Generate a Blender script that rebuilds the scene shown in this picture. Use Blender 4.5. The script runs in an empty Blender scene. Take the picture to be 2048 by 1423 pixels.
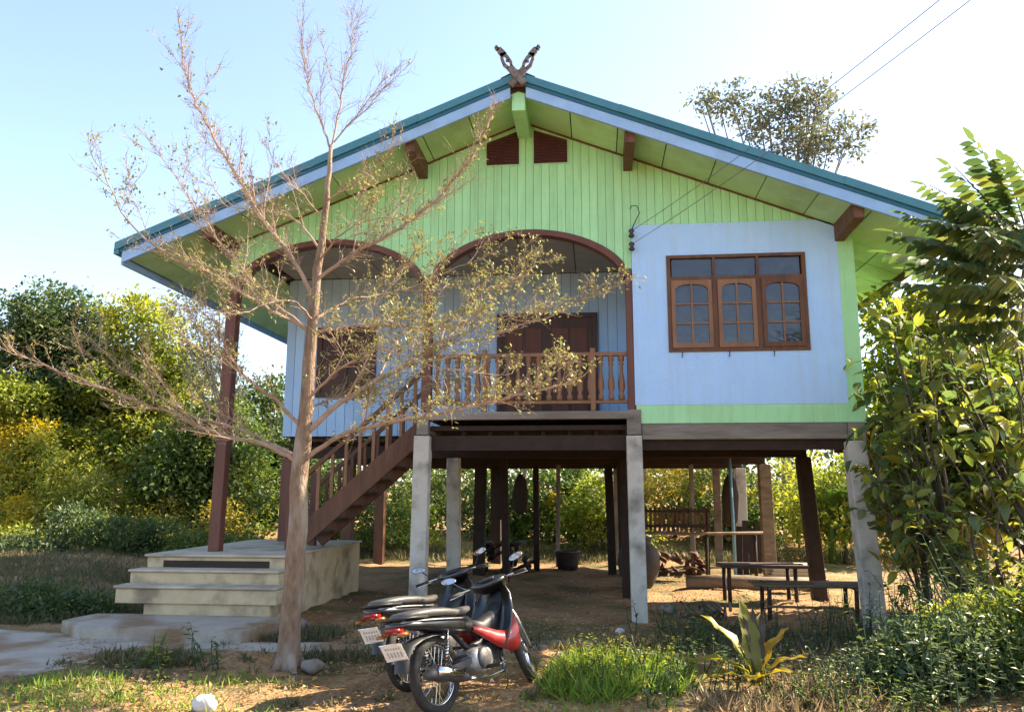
import bpy, math, random
import numpy as np
from mathutils import Vector, Matrix

# ------------------------------------------------------------------ camera, sky, sun, exposure
scene = bpy.context.scene
C = scene.collection
R = math.radians

cam_d = bpy.data.cameras.new('camera')
cam = bpy.data.objects.new('camera', cam_d)
C.objects.link(cam)
YAW, PITCH, ROLL = 0.1046, 0.1706, 0.0022
fw = Vector((-math.sin(YAW) * math.cos(PITCH), math.cos(YAW) * math.cos(PITCH), math.sin(PITCH)))
rt = Vector((math.cos(YAW), math.sin(YAW), 0))
up = rt.cross(fw)
rt, up = math.cos(ROLL) * rt + math.sin(ROLL) * up, -math.sin(ROLL) * rt + math.cos(ROLL) * up
mw = Matrix((rt, up, -fw)).transposed().to_4x4()
mw.translation = (0.915, -10.278, 1.55)
cam.matrix_world = mw
cam_d.lens = 28.0
cam_d.sensor_width = 36.0
cam_d.clip_start = 0.05
cam_d.clip_end = 2000
scene.camera = cam

SUN_AZ, SUN_EL = 25.0, 40.0       # azimuth counted from +x (right of the facade) towards +y (behind it)
world = bpy.data.worlds.new('World')
scene.world = world
world.use_nodes = True
wn = world.node_tree.nodes
wl = world.node_tree.links
sky = wn.new('ShaderNodeTexSky')
sky.sky_type = 'NISHITA'
sky.sun_disc = False
sky.sun_elevation = R(SUN_EL)
sky.sun_rotation = R(90.0 - SUN_AZ)
sky.altitude = 200
sky.air_density = 1.0
sky.dust_density = 1.1
sky.ozone_density = 2.0
wn['Background'].inputs['Strength'].default_value = 0.13
hazy = wn.new('ShaderNodeHueSaturation')      # thin even haze: the whole sky a little paler
hazy.inputs['Saturation'].default_value = 0.88
hazy.inputs['Value'].default_value = 0.83
wl.new(sky.outputs['Color'], hazy.inputs['Color'])
wl.new(hazy.outputs['Color'], wn['Background'].inputs['Color'])

sun_d = bpy.data.lights.new('sun', 'SUN')
sun_d.energy = 5.0
sun_d.angle = R(0.53)
sun_d.color = (1.0, 0.85, 0.64)
sun = bpy.data.objects.new('sun', sun_d)
C.objects.link(sun)
sd = Vector((math.cos(R(SUN_AZ)) * math.cos(R(SUN_EL)), math.sin(R(SUN_AZ)) * math.cos(R(SUN_EL)), math.sin(R(SUN_EL))))
sun.rotation_euler = sd.to_track_quat('Z', 'Y').to_euler()
sun.location = sd * 40

scene.view_settings.view_transform = 'Standard'
scene.view_settings.look = 'None'
scene.view_settings.gamma = 1.0
scene.view_settings.use_curve_mapping = False
scene.view_settings.exposure = 1.98
scene.render.engine = 'CYCLES'
scene.cycles.max_bounces = 8
scene.cycles.transparent_max_bounces = 4
scene.cycles.use_denoising = True

rnd = random.Random(7)
NP = np.random.default_rng(11)

# ------------------------------------------------------------------ materials
MATS = {}


def _nodes(name):
    m = bpy.data.materials.new(name)
    m.use_nodes = True
    t = m.node_tree
    return m, t.nodes, t.links, t.nodes['Principled BSDF']


def mat(name, c1, c2=None, scale=6.0, rough=0.8, bump=0.0, bscale=None, metal=0.0, stretch=(1, 1, 1), spec=0.35, coords='Object',
        c3=None, scale3=1.2, lo3=0.45, hi3=0.7, coat=0.0, lo=0.35, hi=0.65, objvar=0.0, streak=None):
    """noise mix of two tones, an optional third tone in larger patches, optional relief"""
    m, n, l, b = _nodes(name)
    b.inputs['Roughness'].default_value = rough
    b.inputs['Metallic'].default_value = metal
    b.inputs['Specular IOR Level'].default_value = spec
    b.inputs['Coat Weight'].default_value = coat
    if c2 is None:
        c2 = tuple(v * 0.8 for v in c1)
    tc = n.new('ShaderNodeTexCoord')
    mp = n.new('ShaderNodeMapping')
    mp.inputs['Scale'].default_value = stretch
    l.new(tc.outputs[coords], mp.inputs['Vector'])
    nz = n.new('ShaderNodeTexNoise')
    nz.inputs['Scale'].default_value = scale
    nz.inputs['Detail'].default_value = 6
    nz.inputs['Roughness'].default_value = 0.65
    l.new(mp.outputs['Vector'], nz.inputs['Vector'])
    rp = n.new('ShaderNodeValToRGB')
    rp.color_ramp.elements[0].position = lo
    rp.color_ramp.elements[1].position = hi
    rp.color_ramp.elements[0].color = (*c1, 1)
    rp.color_ramp.elements[1].color = (*c2, 1)
    l.new(nz.outputs['Fac'], rp.inputs['Fac'])
    col = rp.outputs['Color']
    if c3 is not None:
        n3 = n.new('ShaderNodeTexNoise')
        n3.inputs['Scale'].default_value = scale3
        n3.inputs['Detail'].default_value = 8
        l.new(mp.outputs['Vector'], n3.inputs['Vector'])
        mr = n.new('ShaderNodeMapRange')
        mr.inputs['From Min'].default_value = lo3
        mr.inputs['From Max'].default_value = hi3
        l.new(n3.outputs['Fac'], mr.inputs['Value'])
        mx = n.new('ShaderNodeMix')
        mx.data_type = 'RGBA'
        l.new(mr.outputs['Result'], mx.inputs['Factor'])
        l.new(col, mx.inputs['A'])
        mx.inputs['B'].default_value = (*c3, 1)
        col = mx.outputs['Result']
    if streak is not None:          # rain streaks: narrow vertical stains
        m2 = n.new('ShaderNodeMapping')
        m2.inputs['Scale'].default_value = (7.0, 7.0, 0.45)
        l.new(tc.outputs[coords], m2.inputs['Vector'])
        n4 = n.new('ShaderNodeTexNoise')
        n4.inputs['Scale'].default_value = 1.6
        n4.inputs['Detail'].default_value = 7
        n4.inputs['Roughness'].default_value = 0.7
        l.new(m2.outputs['Vector'], n4.inputs['Vector'])
        r4 = n.new('ShaderNodeMapRange')
        r4.inputs['From Min'].default_value = 0.48
        r4.inputs['From Max'].default_value = 0.80
        r4.inputs['To Max'].default_value = 0.75
        l.new(n4.outputs['Fac'], r4.inputs['Value'])
        x4 = n.new('ShaderNodeMix')
        x4.data_type = 'RGBA'
        l.new(r4.outputs['Result'], x4.inputs['Factor'])
        l.new(col, x4.inputs['A'])
        x4.inputs['B'].default_value = (*streak, 1)
        col = x4.outputs['Result']
    if objvar:
        oi = n.new('ShaderNodeObjectInfo')
        vr = n.new('ShaderNodeMapRange')
        vr.inputs['To Min'].default_value = 1 - objvar
        vr.inputs['To Max'].default_value = 1 + objvar
        l.new(oi.outputs['Random'], vr.inputs['Value'])
        hv = n.new('ShaderNodeHueSaturation')
        l.new(vr.outputs['Result'], hv.inputs['Value'])
        l.new(col, hv.inputs['Color'])
        col = hv.outputs['Color']
    l.new(col, b.inputs['Base Color'])
    if bump:
        nb = n.new('ShaderNodeTexNoise')
        nb.inputs['Scale'].default_value = bscale or scale * 4
        nb.inputs['Detail'].default_value = 8
        l.new(mp.outputs['Vector'], nb.inputs['Vector'])
        bp = n.new('ShaderNodeBump')
        bp.inputs['Strength'].default_value = bump
        bp.inputs['Distance'].default_value = 0.02
        l.new(nb.outputs['Fac'], bp.inputs['Height'])
        l.new(bp.outputs['Normal'], b.inputs['Normal'])
    MATS[name] = m
    return m


def leafmat(name, cols, trans=0.4, rough=0.45, source='attr', spec=0.4):
    """leaf: tone picked per leaf from a ramp, half reflecting and half letting light through"""
    m, n, l, b = _nodes(name)
    rp = n.new('ShaderNodeValToRGB')
    el = rp.color_ramp.elements
    while len(el) < len(cols):
        el.new(0.5)
    for i, c in enumerate(cols):
        el[i].position = i / (len(cols) - 1)
        el[i].color = (*c, 1)
    if source == 'attr':
        at = n.new('ShaderNodeAttribute')
        at.attribute_name = 'tint'
        l.new(at.outputs['Fac'], rp.inputs['Fac'])
    else:
        oi = n.new('ShaderNodeObjectInfo')
        l.new(oi.outputs['Random'], rp.inputs['Fac'])
    l.new(rp.outputs['Color'], b.inputs['Base Color'])
    b.inputs['Roughness'].default_value = rough
    b.inputs['Specular IOR Level'].default_value = spec
    tr = n.new('ShaderNodeBsdfTranslucent')
    hs = n.new('ShaderNodeHueSaturation')
    hs.inputs['Value'].default_value = 1.5
    hs.inputs['Saturation'].default_value = 1.1
    l.new(rp.outputs['Color'], hs.inputs['Color'])
    l.new(hs.outputs['Color'], tr.inputs['Color'])
    ms = n.new('ShaderNodeMixShader')
    ms.inputs['Fac'].default_value = trans
    l.new(b.outputs['BSDF'], ms.inputs[1])
    l.new(tr.outputs['BSDF'], ms.inputs[2])
    l.new(ms.outputs['Shader'], n['Material Output'].inputs['Surface'])
    MATS[name] = m
    return m


def glassmat(name, col):
    m, n, l, b = _nodes(name)
    b.inputs['Base Color'].default_value = (*col, 1)
    b.inputs['Roughness'].default_value = 0.08
    b.inputs['Specular IOR Level'].default_value = 0.7
    tc = n.new('ShaderNodeTexCoord')
    nz = n.new('ShaderNodeTexNoise')
    nz.inputs['Scale'].default_value = 5
    l.new(tc.outputs['Object'], nz.inputs['Vector'])
    bp = n.new('ShaderNodeBump')
    bp.inputs['Strength'].default_value = 0.35
    bp.inputs['Distance'].default_value = 0.02
    l.new(nz.outputs['Fac'], bp.inputs['Height'])
    l.new(bp.outputs['Normal'], b.inputs['Normal'])
    MATS[name] = m
    return m


mat('green_paint', (0.40, 0.76, 0.41), (0.36, 0.70, 0.36), 3.0, 0.7, 0.15, 40, c3=(0.36, 0.64, 0.30), scale3=0.9, lo3=0.5, hi3=0.75, objvar=0.07, streak=(0.29, 0.48, 0.23))
mat('soffit_paint', (0.46, 0.72, 0.38), (0.40, 0.63, 0.31), 4.0, 0.75, 0.15, 30, c3=(0.33, 0.47, 0.21), scale3=1.5, lo3=0.48, hi3=0.72, objvar=0.09)
mat('groove_shade_green', (0.30, 0.55, 0.27), (0.26, 0.48, 0.23), 4.0, 0.9)  # darker than the boards: shade of the recessed grooves put into the colour
mat('blue_paint', (0.44, 0.67, 0.98), (0.40, 0.63, 0.96), 2.5, 0.85, 0.55, 55, c3=(0.43, 0.62, 0.90), scale3=1.3, lo3=0.5, hi3=0.75, streak=(0.42, 0.54, 0.70))
mat('blue_board', (0.40, 0.60, 0.86), (0.35, 0.54, 0.80), 3.0, 0.75, 0.1, 40, objvar=0.08)
mat('fascia_blue', (0.30, 0.48, 0.72), (0.25, 0.41, 0.63), 3.0, 0.6, 0.1, 30, c3=(0.22, 0.33, 0.46), scale3=2.5, lo3=0.5, hi3=0.75)
mat('teal_metal', (0.055, 0.20, 0.25), (0.042, 0.165, 0.215), 4.0, 0.4, 0.05, 30, spec=0.5)
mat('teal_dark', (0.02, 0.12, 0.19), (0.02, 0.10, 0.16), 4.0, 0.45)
mat('ceiling_board', (0.36, 0.37, 0.35), (0.30, 0.31, 0.29), 3.0, 0.85, 0.1, 30)
mat('maroon_wood', (0.085, 0.028, 0.025), (0.06, 0.02, 0.018), 7, 0.6)
mat('dark_joint', (0.05, 0.035, 0.025), (0.04, 0.03, 0.02), 5, 0.9)
mat('red_wood', (0.155, 0.06, 0.04), (0.105, 0.04, 0.028), 7, 0.55, 0.2, 30, stretch=(1, 1, 0.15))
mat('brown_wood', (0.16, 0.07, 0.035), (0.09, 0.04, 0.022), 9, 0.6, 0.3, 40, stretch=(1, 1, 0.2))
mat('orange_wood', (0.27, 0.135, 0.065), (0.19, 0.09, 0.045), 9, 0.5, 0.2, 40, stretch=(1, 1, 0.3))
mat('door_wood', (0.075, 0.028, 0.018), (0.05, 0.02, 0.013), 8, 0.45, 0.2, 40, stretch=(1, 1, 0.2))
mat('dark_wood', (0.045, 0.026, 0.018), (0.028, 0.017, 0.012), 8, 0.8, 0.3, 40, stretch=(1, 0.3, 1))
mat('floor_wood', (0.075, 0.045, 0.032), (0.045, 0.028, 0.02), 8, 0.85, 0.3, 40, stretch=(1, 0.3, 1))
mat('grey_wood', (0.26, 0.225, 0.19), (0.15, 0.125, 0.10), 10, 0.85, 0.4, 50, stretch=(0.15, 1, 1), c3=(0.33, 0.29, 0.25), scale3=3)
mat('grey_log', (0.25, 0.19, 0.13), (0.13, 0.09, 0.06), 10, 0.85, 0.5, 40, stretch=(0.3, 1, 1))
mat('bamboo', (0.15, 0.105, 0.06), (0.09, 0.062, 0.038), 12, 0.5, 0.15, 40)
mat('carved_wood', (0.10, 0.075, 0.062), (0.22, 0.18, 0.16), 25, 0.7, 0.5, 60)
mat('concrete_post', (0.56, 0.52, 0.45), (0.46, 0.42, 0.36), 6, 0.9, 0.35, 60, c3=(0.22, 0.20, 0.17), scale3=4, lo3=0.5, hi3=0.75)
mat('concrete_tan', (0.60, 0.48, 0.30), (0.50, 0.39, 0.24), 5, 0.9, 0.4, 50, c3=(0.25, 0.19, 0.125), scale3=2.5, lo3=0.5, hi3=0.72)
mat('concrete_top', (0.55, 0.47, 0.35), (0.45, 0.38, 0.28), 5, 0.9, 0.4, 60, c3=(0.24, 0.20, 0.16), scale3=1.6, lo3=0.48, hi3=0.72)
mat('path_concrete', (0.42, 0.37, 0.31), (0.33, 0.285, 0.235), 4, 0.92, 0.7, 50, c3=(0.24, 0.155, 0.085), scale3=1.5, lo3=0.46, hi3=0.60)
mat('steel_rod', (0.12, 0.10, 0.09), (0.08, 0.06, 0.05), 20, 0.5, metal=0.6)
mat('cable_black', (0.12, 0.12, 0.12), None, 8, 0.6)
mat('porcelain', (0.02, 0.02, 0.022), (0.03, 0.03, 0.035), 8, 0.25, spec=0.6)
mat('blue_pipe', (0.20, 0.36, 0.45), (0.16, 0.30, 0.39), 8, 0.4)
mat('clay_jar', (0.06, 0.046, 0.036), (0.04, 0.03, 0.024), 5, 0.7, 0.25, 30)
mat('white_stone', (0.62, 0.60, 0.56), (0.5, 0.48, 0.44), 8, 0.9, 0.4, 20)
mat('stone', (0.28, 0.24, 0.20), (0.19, 0.16, 0.13), 8, 0.9, 0.5, 25)
mat('pale_plank', (0.50, 0.42, 0.30), (0.38, 0.31, 0.21), 8, 0.8, 0.2, 30, stretch=(0.2, 1, 1))
mat('bark_tan', (0.29, 0.20, 0.135), (0.15, 0.10, 0.065), 16, 0.9, 1.0, 60, stretch=(1, 1, 0.35), c3=(0.32, 0.26, 0.20), scale3=5, lo3=0.5, hi3=0.62)
mat('bark_twig', (0.38, 0.27, 0.205), (0.28, 0.19, 0.14), 9, 0.85)
mat('bark_dark', (0.10, 0.08, 0.06), (0.06, 0.046, 0.035), 8, 0.9, 0.6, 40, stretch=(1, 1, 0.3))
mat('bark_grey', (0.26, 0.23, 0.19), (0.17, 0.145, 0.115), 8, 0.9, 0.5, 40, stretch=(1, 1, 0.3))
glassmat('dark_glass', (0.035, 0.045, 0.065))

leafmat('leaf_olive', [(0.20, 0.165, 0.06), (0.17, 0.18, 0.06), (0.26, 0.24, 0.095), (0.14, 0.16, 0.055)], 0.4)
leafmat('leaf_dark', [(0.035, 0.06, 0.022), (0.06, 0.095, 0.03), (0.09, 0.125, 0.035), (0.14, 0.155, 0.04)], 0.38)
leafmat('leaf_mid', [(0.05, 0.09, 0.02), (0.085, 0.13, 0.028), (0.13, 0.17, 0.035), (0.19, 0.20, 0.04)], 0.4)
leafmat('leaf_lime', [(0.12, 0.16, 0.03), (0.20, 0.24, 0.04), (0.30, 0.31, 0.05), (0.38, 0.33, 0.055)], 0.48)
leafmat('leaf_yellow', [(0.30, 0.25, 0.03), (0.42, 0.32, 0.03), (0.50, 0.36, 0.025), (0.22, 0.22, 0.04)], 0.4)
leafmat('leaf_orange', [(0.20, 0.20, 0.04), (0.34, 0.26, 0.04), (0.36, 0.29, 0.05), (0.14, 0.17, 0.04)], 0.4)
leafmat('leaf_greyish', [(0.11, 0.115, 0.07), (0.15, 0.15, 0.09), (0.10, 0.12, 0.06), (0.20, 0.18, 0.12)], 0.35)
leafmat('leaf_frond', [(0.05, 0.085, 0.03), (0.075, 0.115, 0.035), (0.11, 0.15, 0.04), (0.17, 0.18, 0.045)], 0.45)
leafmat('leaf_broad', [(0.065, 0.105, 0.035), (0.09, 0.14, 0.04), (0.14, 0.185, 0.045), (0.29, 0.29, 0.045), (0.09, 0.135, 0.045), (0.33, 0.29, 0.045)], 0.52, 0.35, 'obj', 0.55)
leafmat('leaf_weed', [(0.05, 0.085, 0.035), (0.08, 0.12, 0.05), (0.11, 0.15, 0.05), (0.15, 0.16, 0.07)], 0.35)
leafmat('leaf_banana', [(0.07, 0.13, 0.03), (0.10, 0.17, 0.035), (0.17, 0.20, 0.04)], 0.4, 0.4, 'obj')
leafmat('leaf_nest', [(0.20, 0.19, 0.03), (0.30, 0.24, 0.035), (0.34, 0.22, 0.04)], 0.4, 0.4, 'obj')
leafmat('grass_bright', [(0.10, 0.19, 0.03), (0.16, 0.26, 0.04), (0.22, 0.30, 0.05), (0.26, 0.28, 0.07)], 0.45)
leafmat('grass_dull', [(0.07, 0.09, 0.035), (0.11, 0.12, 0.05), (0.16, 0.14, 0.07), (0.22, 0.18, 0.10)], 0.35)
leafmat('grass_dry', [(0.24, 0.17, 0.09), (0.32, 0.25, 0.15), (0.20, 0.14, 0.08), (0.14, 0.13, 0.06)], 0.3)
leafmat('litter', [(0.34, 0.20, 0.075), (0.42, 0.26, 0.10), (0.20, 0.11, 0.05), (0.48, 0.34, 0.16)], 0.25, 0.8)


# ------------------------------------------------------------------ mesh helpers
def frame(d, hint=(0, 0, 1)):
    d = Vector(d).normalized()
    h = Vector(hint)
    if abs(d.dot(h)) > 0.97:
        h = Vector((1, 0, 0))
    s = d.cross(h).normalized()
    return d, s, s.cross(d)


class MB:
    def __init__(self):
        self.v, self.f = [], []

    def add(self, vs, fs):
        o = len(self.v)
        self.v += [tuple(p) for p in vs]
        self.f += [tuple(i + o for i in q) for q in fs]
        return self

    def box(self, a, b):
        x0, y0, z0 = a
        x1, y1, z1 = b
        return self.add([(x0, y0, z0), (x1, y0, z0), (x1, y1, z0), (x0, y1, z0), (x0, y0, z1), (x1, y0, z1), (x1, y1, z1), (x0, y1, z1)],
                        [(0, 3, 2, 1), (4, 5, 6, 7), (0, 1, 5, 4), (1, 2, 6, 5), (2, 3, 7, 6), (3, 0, 4, 7)])

    def beam(self, p0, p1, w, h, hint=(0, 0, 1), taper=1.0):
        p0, p1 = Vector(p0), Vector(p1)
        d, s, u = frame(p1 - p0, hint)
        vs = []
        for p, k in ((p0, 1.0), (p1, taper)):
            vs += [p - s * w / 2 * k - u * h / 2 * k, p + s * w / 2 * k - u * h / 2 * k, p + s * w / 2 * k + u * h / 2 * k, p - s * w / 2 * k + u * h / 2 * k]
        return self.add(vs, [(0, 3, 2, 1), (4, 5, 6, 7), (0, 1, 5, 4), (1, 2, 6, 5), (2, 3, 7, 6), (3, 0, 4, 7)])

    def tube(self, pts, rad, n=8, caps=True, squash=1.0):
        pts = [Vector(p) for p in pts]
        if not hasattr(rad, '__len__'):
            rad = [rad] * len(pts)
        o = len(self.v)
        ref = None
        for i, p in enumerate(pts):
            a = pts[max(i - 1, 0)]
            b = pts[min(i + 1, len(pts) - 1)]
            d = (b - a).normalized() if (b - a).length > 1e-9 else Vector((0, 0, 1))
            if ref is None:
                ref = Vector((0, 0, 1)) if abs(d.z) < 0.9 else Vector((1, 0, 0))
            s = d.cross(ref).normalized()
            u = s.cross(d)
            ref = u
            for k in range(n):
                t = 2 * math.pi * k / n
                self.v.append(tuple(p + s * math.cos(t) * rad[i] + u * math.sin(t) * rad[i] * squash))
        for i in range(len(pts) - 1):
            for k in range(n):
                k2 = (k + 1) % n
                self.f.append((o + i * n + k, o + i * n + k2, o + (i + 1) * n + k2, o + (i + 1) * n + k))
        if caps:
            self.f.append(tuple(o + k for k in reversed(range(n))))
            e = o + (len(pts) - 1) * n
            self.f.append(tuple(e + k for k in range(n)))
        return self

    def loft(self, secs, n=14, e=2.4, caps=True):
        """secs: (center, half width vector, half height vector); superellipse rings"""
        o = len(self.v)
        for c, w, h in secs:
            c, w, h = Vector(c), Vector(w), Vector(h)
            for k in range(n):
                t = 2 * math.pi * k / n
                ct, st = math.cos(t), math.sin(t)
                self.v.append(tuple(c + w * math.copysign(abs(ct) ** (2 / e), ct) + h * math.copysign(abs(st) ** (2 / e), st)))
        for i in range(len(secs) - 1):
            for k in range(n):
                k2 = (k + 1) % n
                self.f.append((o + i * n + k, o + i * n + k2, o + (i + 1) * n + k2, o + (i + 1) * n + k))
        if caps:
            self.f.append(tuple(o + k for k in reversed(range(n))))
            q = o + (len(secs) - 1) * n
            self.f.append(tuple(q + k for k in range(n)))
        return self

    def lathe(self, prof, n=24, origin=(0, 0, 0), ax='z'):
        o = len(self.v)
        for r, z in prof:
            for k in range(n):
                t = 2 * math.pi * k / n
                a, b = r * math.cos(t), r * math.sin(t)
                p = (a, b, z) if ax == 'z' else (a, z, b)
                self.v.append((p[0] + origin[0], p[1] + origin[1], p[2] + origin[2]))
        for i in range(len(prof) - 1):
            for k in range(n):
                k2 = (k + 1) % n
                self.f.append((o + i * n + k, o + i * n + k2, o + (i + 1) * n + k2, o + (i + 1) * n + k))
        return self

    def prism_y(self, poly, y0, y1):
        """polygon in x,z pushed along y (poly counter-clockwise seen from -y)"""
        n = len(poly)
        vs = [(x, y0, z) for x, z in poly] + [(x, y1, z) for x, z in poly]
        fs = [tuple(range(n)), tuple(reversed(range(n, 2 * n)))]
        for i in range(n):
            j = (i + 1) % n
            fs.append((i, i + n, j + n, j))
        return self.add(vs, fs)

    def xf(self, M):
        self.v = [tuple(M @ Vector(p)) for p in self.v]
        return self

    def mesh(self, name, m, smooth=False):
        me = bpy.data.meshes.new(name)
        me.from_pydata(self.v, [], self.f)
        me.materials.append(MATS[m])
        if smooth:
            me.polygons.foreach_set('use_smooth', [True] * len(me.polygons))
        me.update()
        return me

    def build(self, name, m, parent=None, smooth=False, bevel=0.0):
        o = bpy.data.objects.new(name, self.mesh(name, m, smooth))
        C.objects.link(o)
        if parent is not None:
            o.parent = parent
        if bevel:
            b = o.modifiers.new('bevel', 'BEVEL')
            b.width = bevel
            b.segments = 2
            b.limit_method = 'ANGLE'
        return o


def link(me, name, parent=None, M=None):
    o = bpy.data.objects.new(name, me)
    C.objects.link(o)
    if parent is not None:
        o.parent = parent
    if M is not None:
        o.matrix_local = M
    return o


def tag(o, label=None, cat=None, group=None, kind=None):
    for k, v in (('label', label), ('category', cat), ('group', group), ('kind', kind)):
        if v:
            o[k] = v
    return o


def thing(name, label, cat, loc=(0, 0, 0), group=None):
    o = bpy.data.objects.new(name, None)
    o.empty_display_size = 0.2
    C.objects.link(o)
    o.location = loc
    return tag(o, label, cat, group)


def leaves(name, m, P, D, N, L, W, tint, parent=None, fold=0.18, curl=0.0, kind=None, long=False):
    """P base points, D directions, N approximate normals, L lengths, W widths: folded leaf blades in one mesh"""
    P, D, N = (np.asarray(a, float).reshape(-1, 3) for a in (P, D, N))
    k = len(P)
    L = np.broadcast_to(np.asarray(L, float), (k,))
    W = np.broadcast_to(np.asarray(W, float), (k,))
    D = D / (np.linalg.norm(D, axis=1, keepdims=True) + 1e-9)
    S = np.cross(D, N)
    S /= (np.linalg.norm(S, axis=1, keepdims=True) + 1e-9)
    U = np.cross(S, D)
    if long:
        T = np.array([(0, 0, 0), (.35, .5, fold), (.7, .38, fold - curl * .5), (1, 0, -curl), (.7, -.38, fold - curl * .5), (.35, -.5, fold)])
        F = np.array([(0, 5, 4), (0, 4, 3), (0, 3, 2), (0, 2, 1)])
    else:
        T = np.array([(0, 0, 0), (.45, .5, fold), (1, 0, -curl), (.45, -.5, fold)])
        F = np.array([(0, 2, 1), (0, 3, 2)])
    nv, nf = len(T), len(F)
    V = P[:, None, :] + T[None, :, 0:1] * (D * L[:, None])[:, None, :] + T[None, :, 1:2] * (S * W[:, None])[:, None, :] + T[None, :, 2:3] * (U * W[:, None])[:, None, :]
    V = V.reshape(-1, 3)
    Fi = (F[None] + (np.arange(k) * nv)[:, None, None]).reshape(-1, 3)
    me = bpy.data.meshes.new(name)
    me.vertices.add(len(V))
    me.vertices.foreach_set('co', V.ravel())
    me.loops.add(Fi.size)
    me.loops.foreach_set('vertex_index', Fi.ravel().astype(np.int32))
    me.polygons.add(len(Fi))
    me.polygons.foreach_set('loop_start', np.arange(0, Fi.size, 3, dtype=np.int32))
    me.update(calc_edges=True)
    at = me.attributes.new('tint', 'FLOAT', 'FACE')
    at.data.foreach_set('value', np.repeat(np.broadcast_to(np.asarray(tint, float), (k,)), nf))
    me.materials.append(MATS[m])
    o = bpy.data.objects.new(name, me)
    C.objects.link(o)
    if parent is not None:
        o.parent = parent
    if kind:
        o['kind'] = kind
    return o


def unit(a):
    return a / (np.linalg.norm(a, axis=-1, keepdims=True) + 1e-9)


def gz(x, y):
    """height of the ground"""
    def ss(a, b, t):
        t = np.clip((t - a) / (b - a), 0, 1)
        return t * t * (3 - 2 * t)
    z = 0.55 * ss(7.5, 14, y) + 0.35 * ss(-5.2, -9, x) * ss(-3.0, 1.0, y) + 2.2 * ss(30, 120, y)
    z = z + 0.03 * np.sin(x * 1.7 + 0.6) * np.sin(y * 1.3) + 0.015 * np.sin(x * 4.1 + y * 2.7)
    return z


# ------------------------------------------------------------------ ground
def axis(lo, hi, step, far, n):
    core = list(np.arange(lo, hi + 1e-6, step))
    g = np.geomspace(step, far, n)
    left = [lo - v for v in np.cumsum(g)[::-1]]
    right = [hi + v for v in np.cumsum(g)]
    return np.array(left + core + right)


gx = axis(-12, 10, 0.16, 140, 22)
gy = axis(-11, 16, 0.16, 140, 22)
XX, YY = np.meshgrid(gx, gy)
near = ((np.abs(XX) < 14) & (YY > -12) & (YY < 17))
ZZ = gz(XX, YY) + near * NP.normal(0, 0.006, XX.shape) + near * 0.02 * np.sin(XX * 9 + np.sin(YY * 7)) * np.sin(YY * 8)
ZZ = np.where(YY < -14, np.minimum(ZZ, 0), ZZ)
nx, ny = len(gx), len(gy)
idx = np.arange(nx * ny).reshape(ny, nx)
F = np.stack([idx[:-1, :-1], idx[:-1, 1:], idx[1:, 1:], idx[1:, :-1]], -1).reshape(-1, 4)
me = bpy.data.meshes.new('ground')
me.from_pydata(np.stack([XX, YY, ZZ], -1).reshape(-1, 3).tolist(), [], F.tolist())
me.polygons.foreach_set('use_smooth', [True] * len(me.polygons))


def soil_material():
    m, n, l, b = _nodes('soil')
    b.inputs['Roughness'].default_value = 0.95
    b.inputs['Specular IOR Level'].default_value = 0.15
    tc = n.new('ShaderNodeTexCoord')

    def noise(s, d=8):
        q = n.new('ShaderNodeTexNoise')
        q.inputs['Scale'].default_value = s
        q.inputs['Detail'].default_value = d
        l.new(tc.outputs['Object'], q.inputs['Vector'])
        return q

    def ramp(src, a, b_, ca, cb):
        q = n.new('ShaderNodeValToRGB')
        q.color_ramp.elements[0].position = a
        q.color_ramp.elements[1].position = b_
        q.color_ramp.elements[0].color = (*ca, 1)
        q.color_ramp.elements[1].color = (*cb, 1)
        l.new(src.outputs['Fac'], q.inputs['Fac'])
        return q

    def mix(a, b_, f):
        q = n.new('ShaderNodeMix')
        q.data_type = 'RGBA'
        l.new(a, q.inputs['A'])
        l.new(b_, q.inputs['B'])
        l.new(f, q.inputs['Factor'])
        return q.outputs['Result']
    dirt = ramp(noise(2.2), 0.35, 0.68, (0.29, 0.165, 0.08), (0.45, 0.28, 0.14))
    fine = ramp(noise(38), 0.38, 0.65, (0.16, 0.09, 0.05), (0.46, 0.30, 0.16))
    grass = ramp(noise(26), 0.35, 0.65, (0.075, 0.085, 0.03), (0.17, 0.15, 0.06))
    f1 = ramp(noise(14), 0.42, 0.6, (0, 0, 0), (0.65, 0.65, 0.65))
    f2 = ramp(noise(0.75), 0.47, 0.6, (0, 0, 0), (0.85, 0.85, 0.85))
    c = mix(dirt.outputs['Color'], fine.outputs['Color'], f1.outputs['Color'])
    c = mix(c, grass.outputs['Color'], f2.outputs['Color'])
    l.new(c, b.inputs['Base Color'])
    bp = n.new('ShaderNodeBump')
    bp.inputs['Strength'].default_value = 0.9
    bp.inputs['Distance'].default_value = 0.05
    l.new(noise(30, 10).outputs['Fac'], bp.inputs['Height'])
    l.new(bp.outputs['Normal'], b.inputs['Normal'])
    MATS['soil'] = m


soil_material()
me.materials.append(MATS['soil'])
ground = bpy.data.objects.new('ground', me)
C.objects.link(ground)
tag(ground, 'reddish brown dirt yard with patches of dry grass around the house', 'ground', kind='structure')


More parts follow.
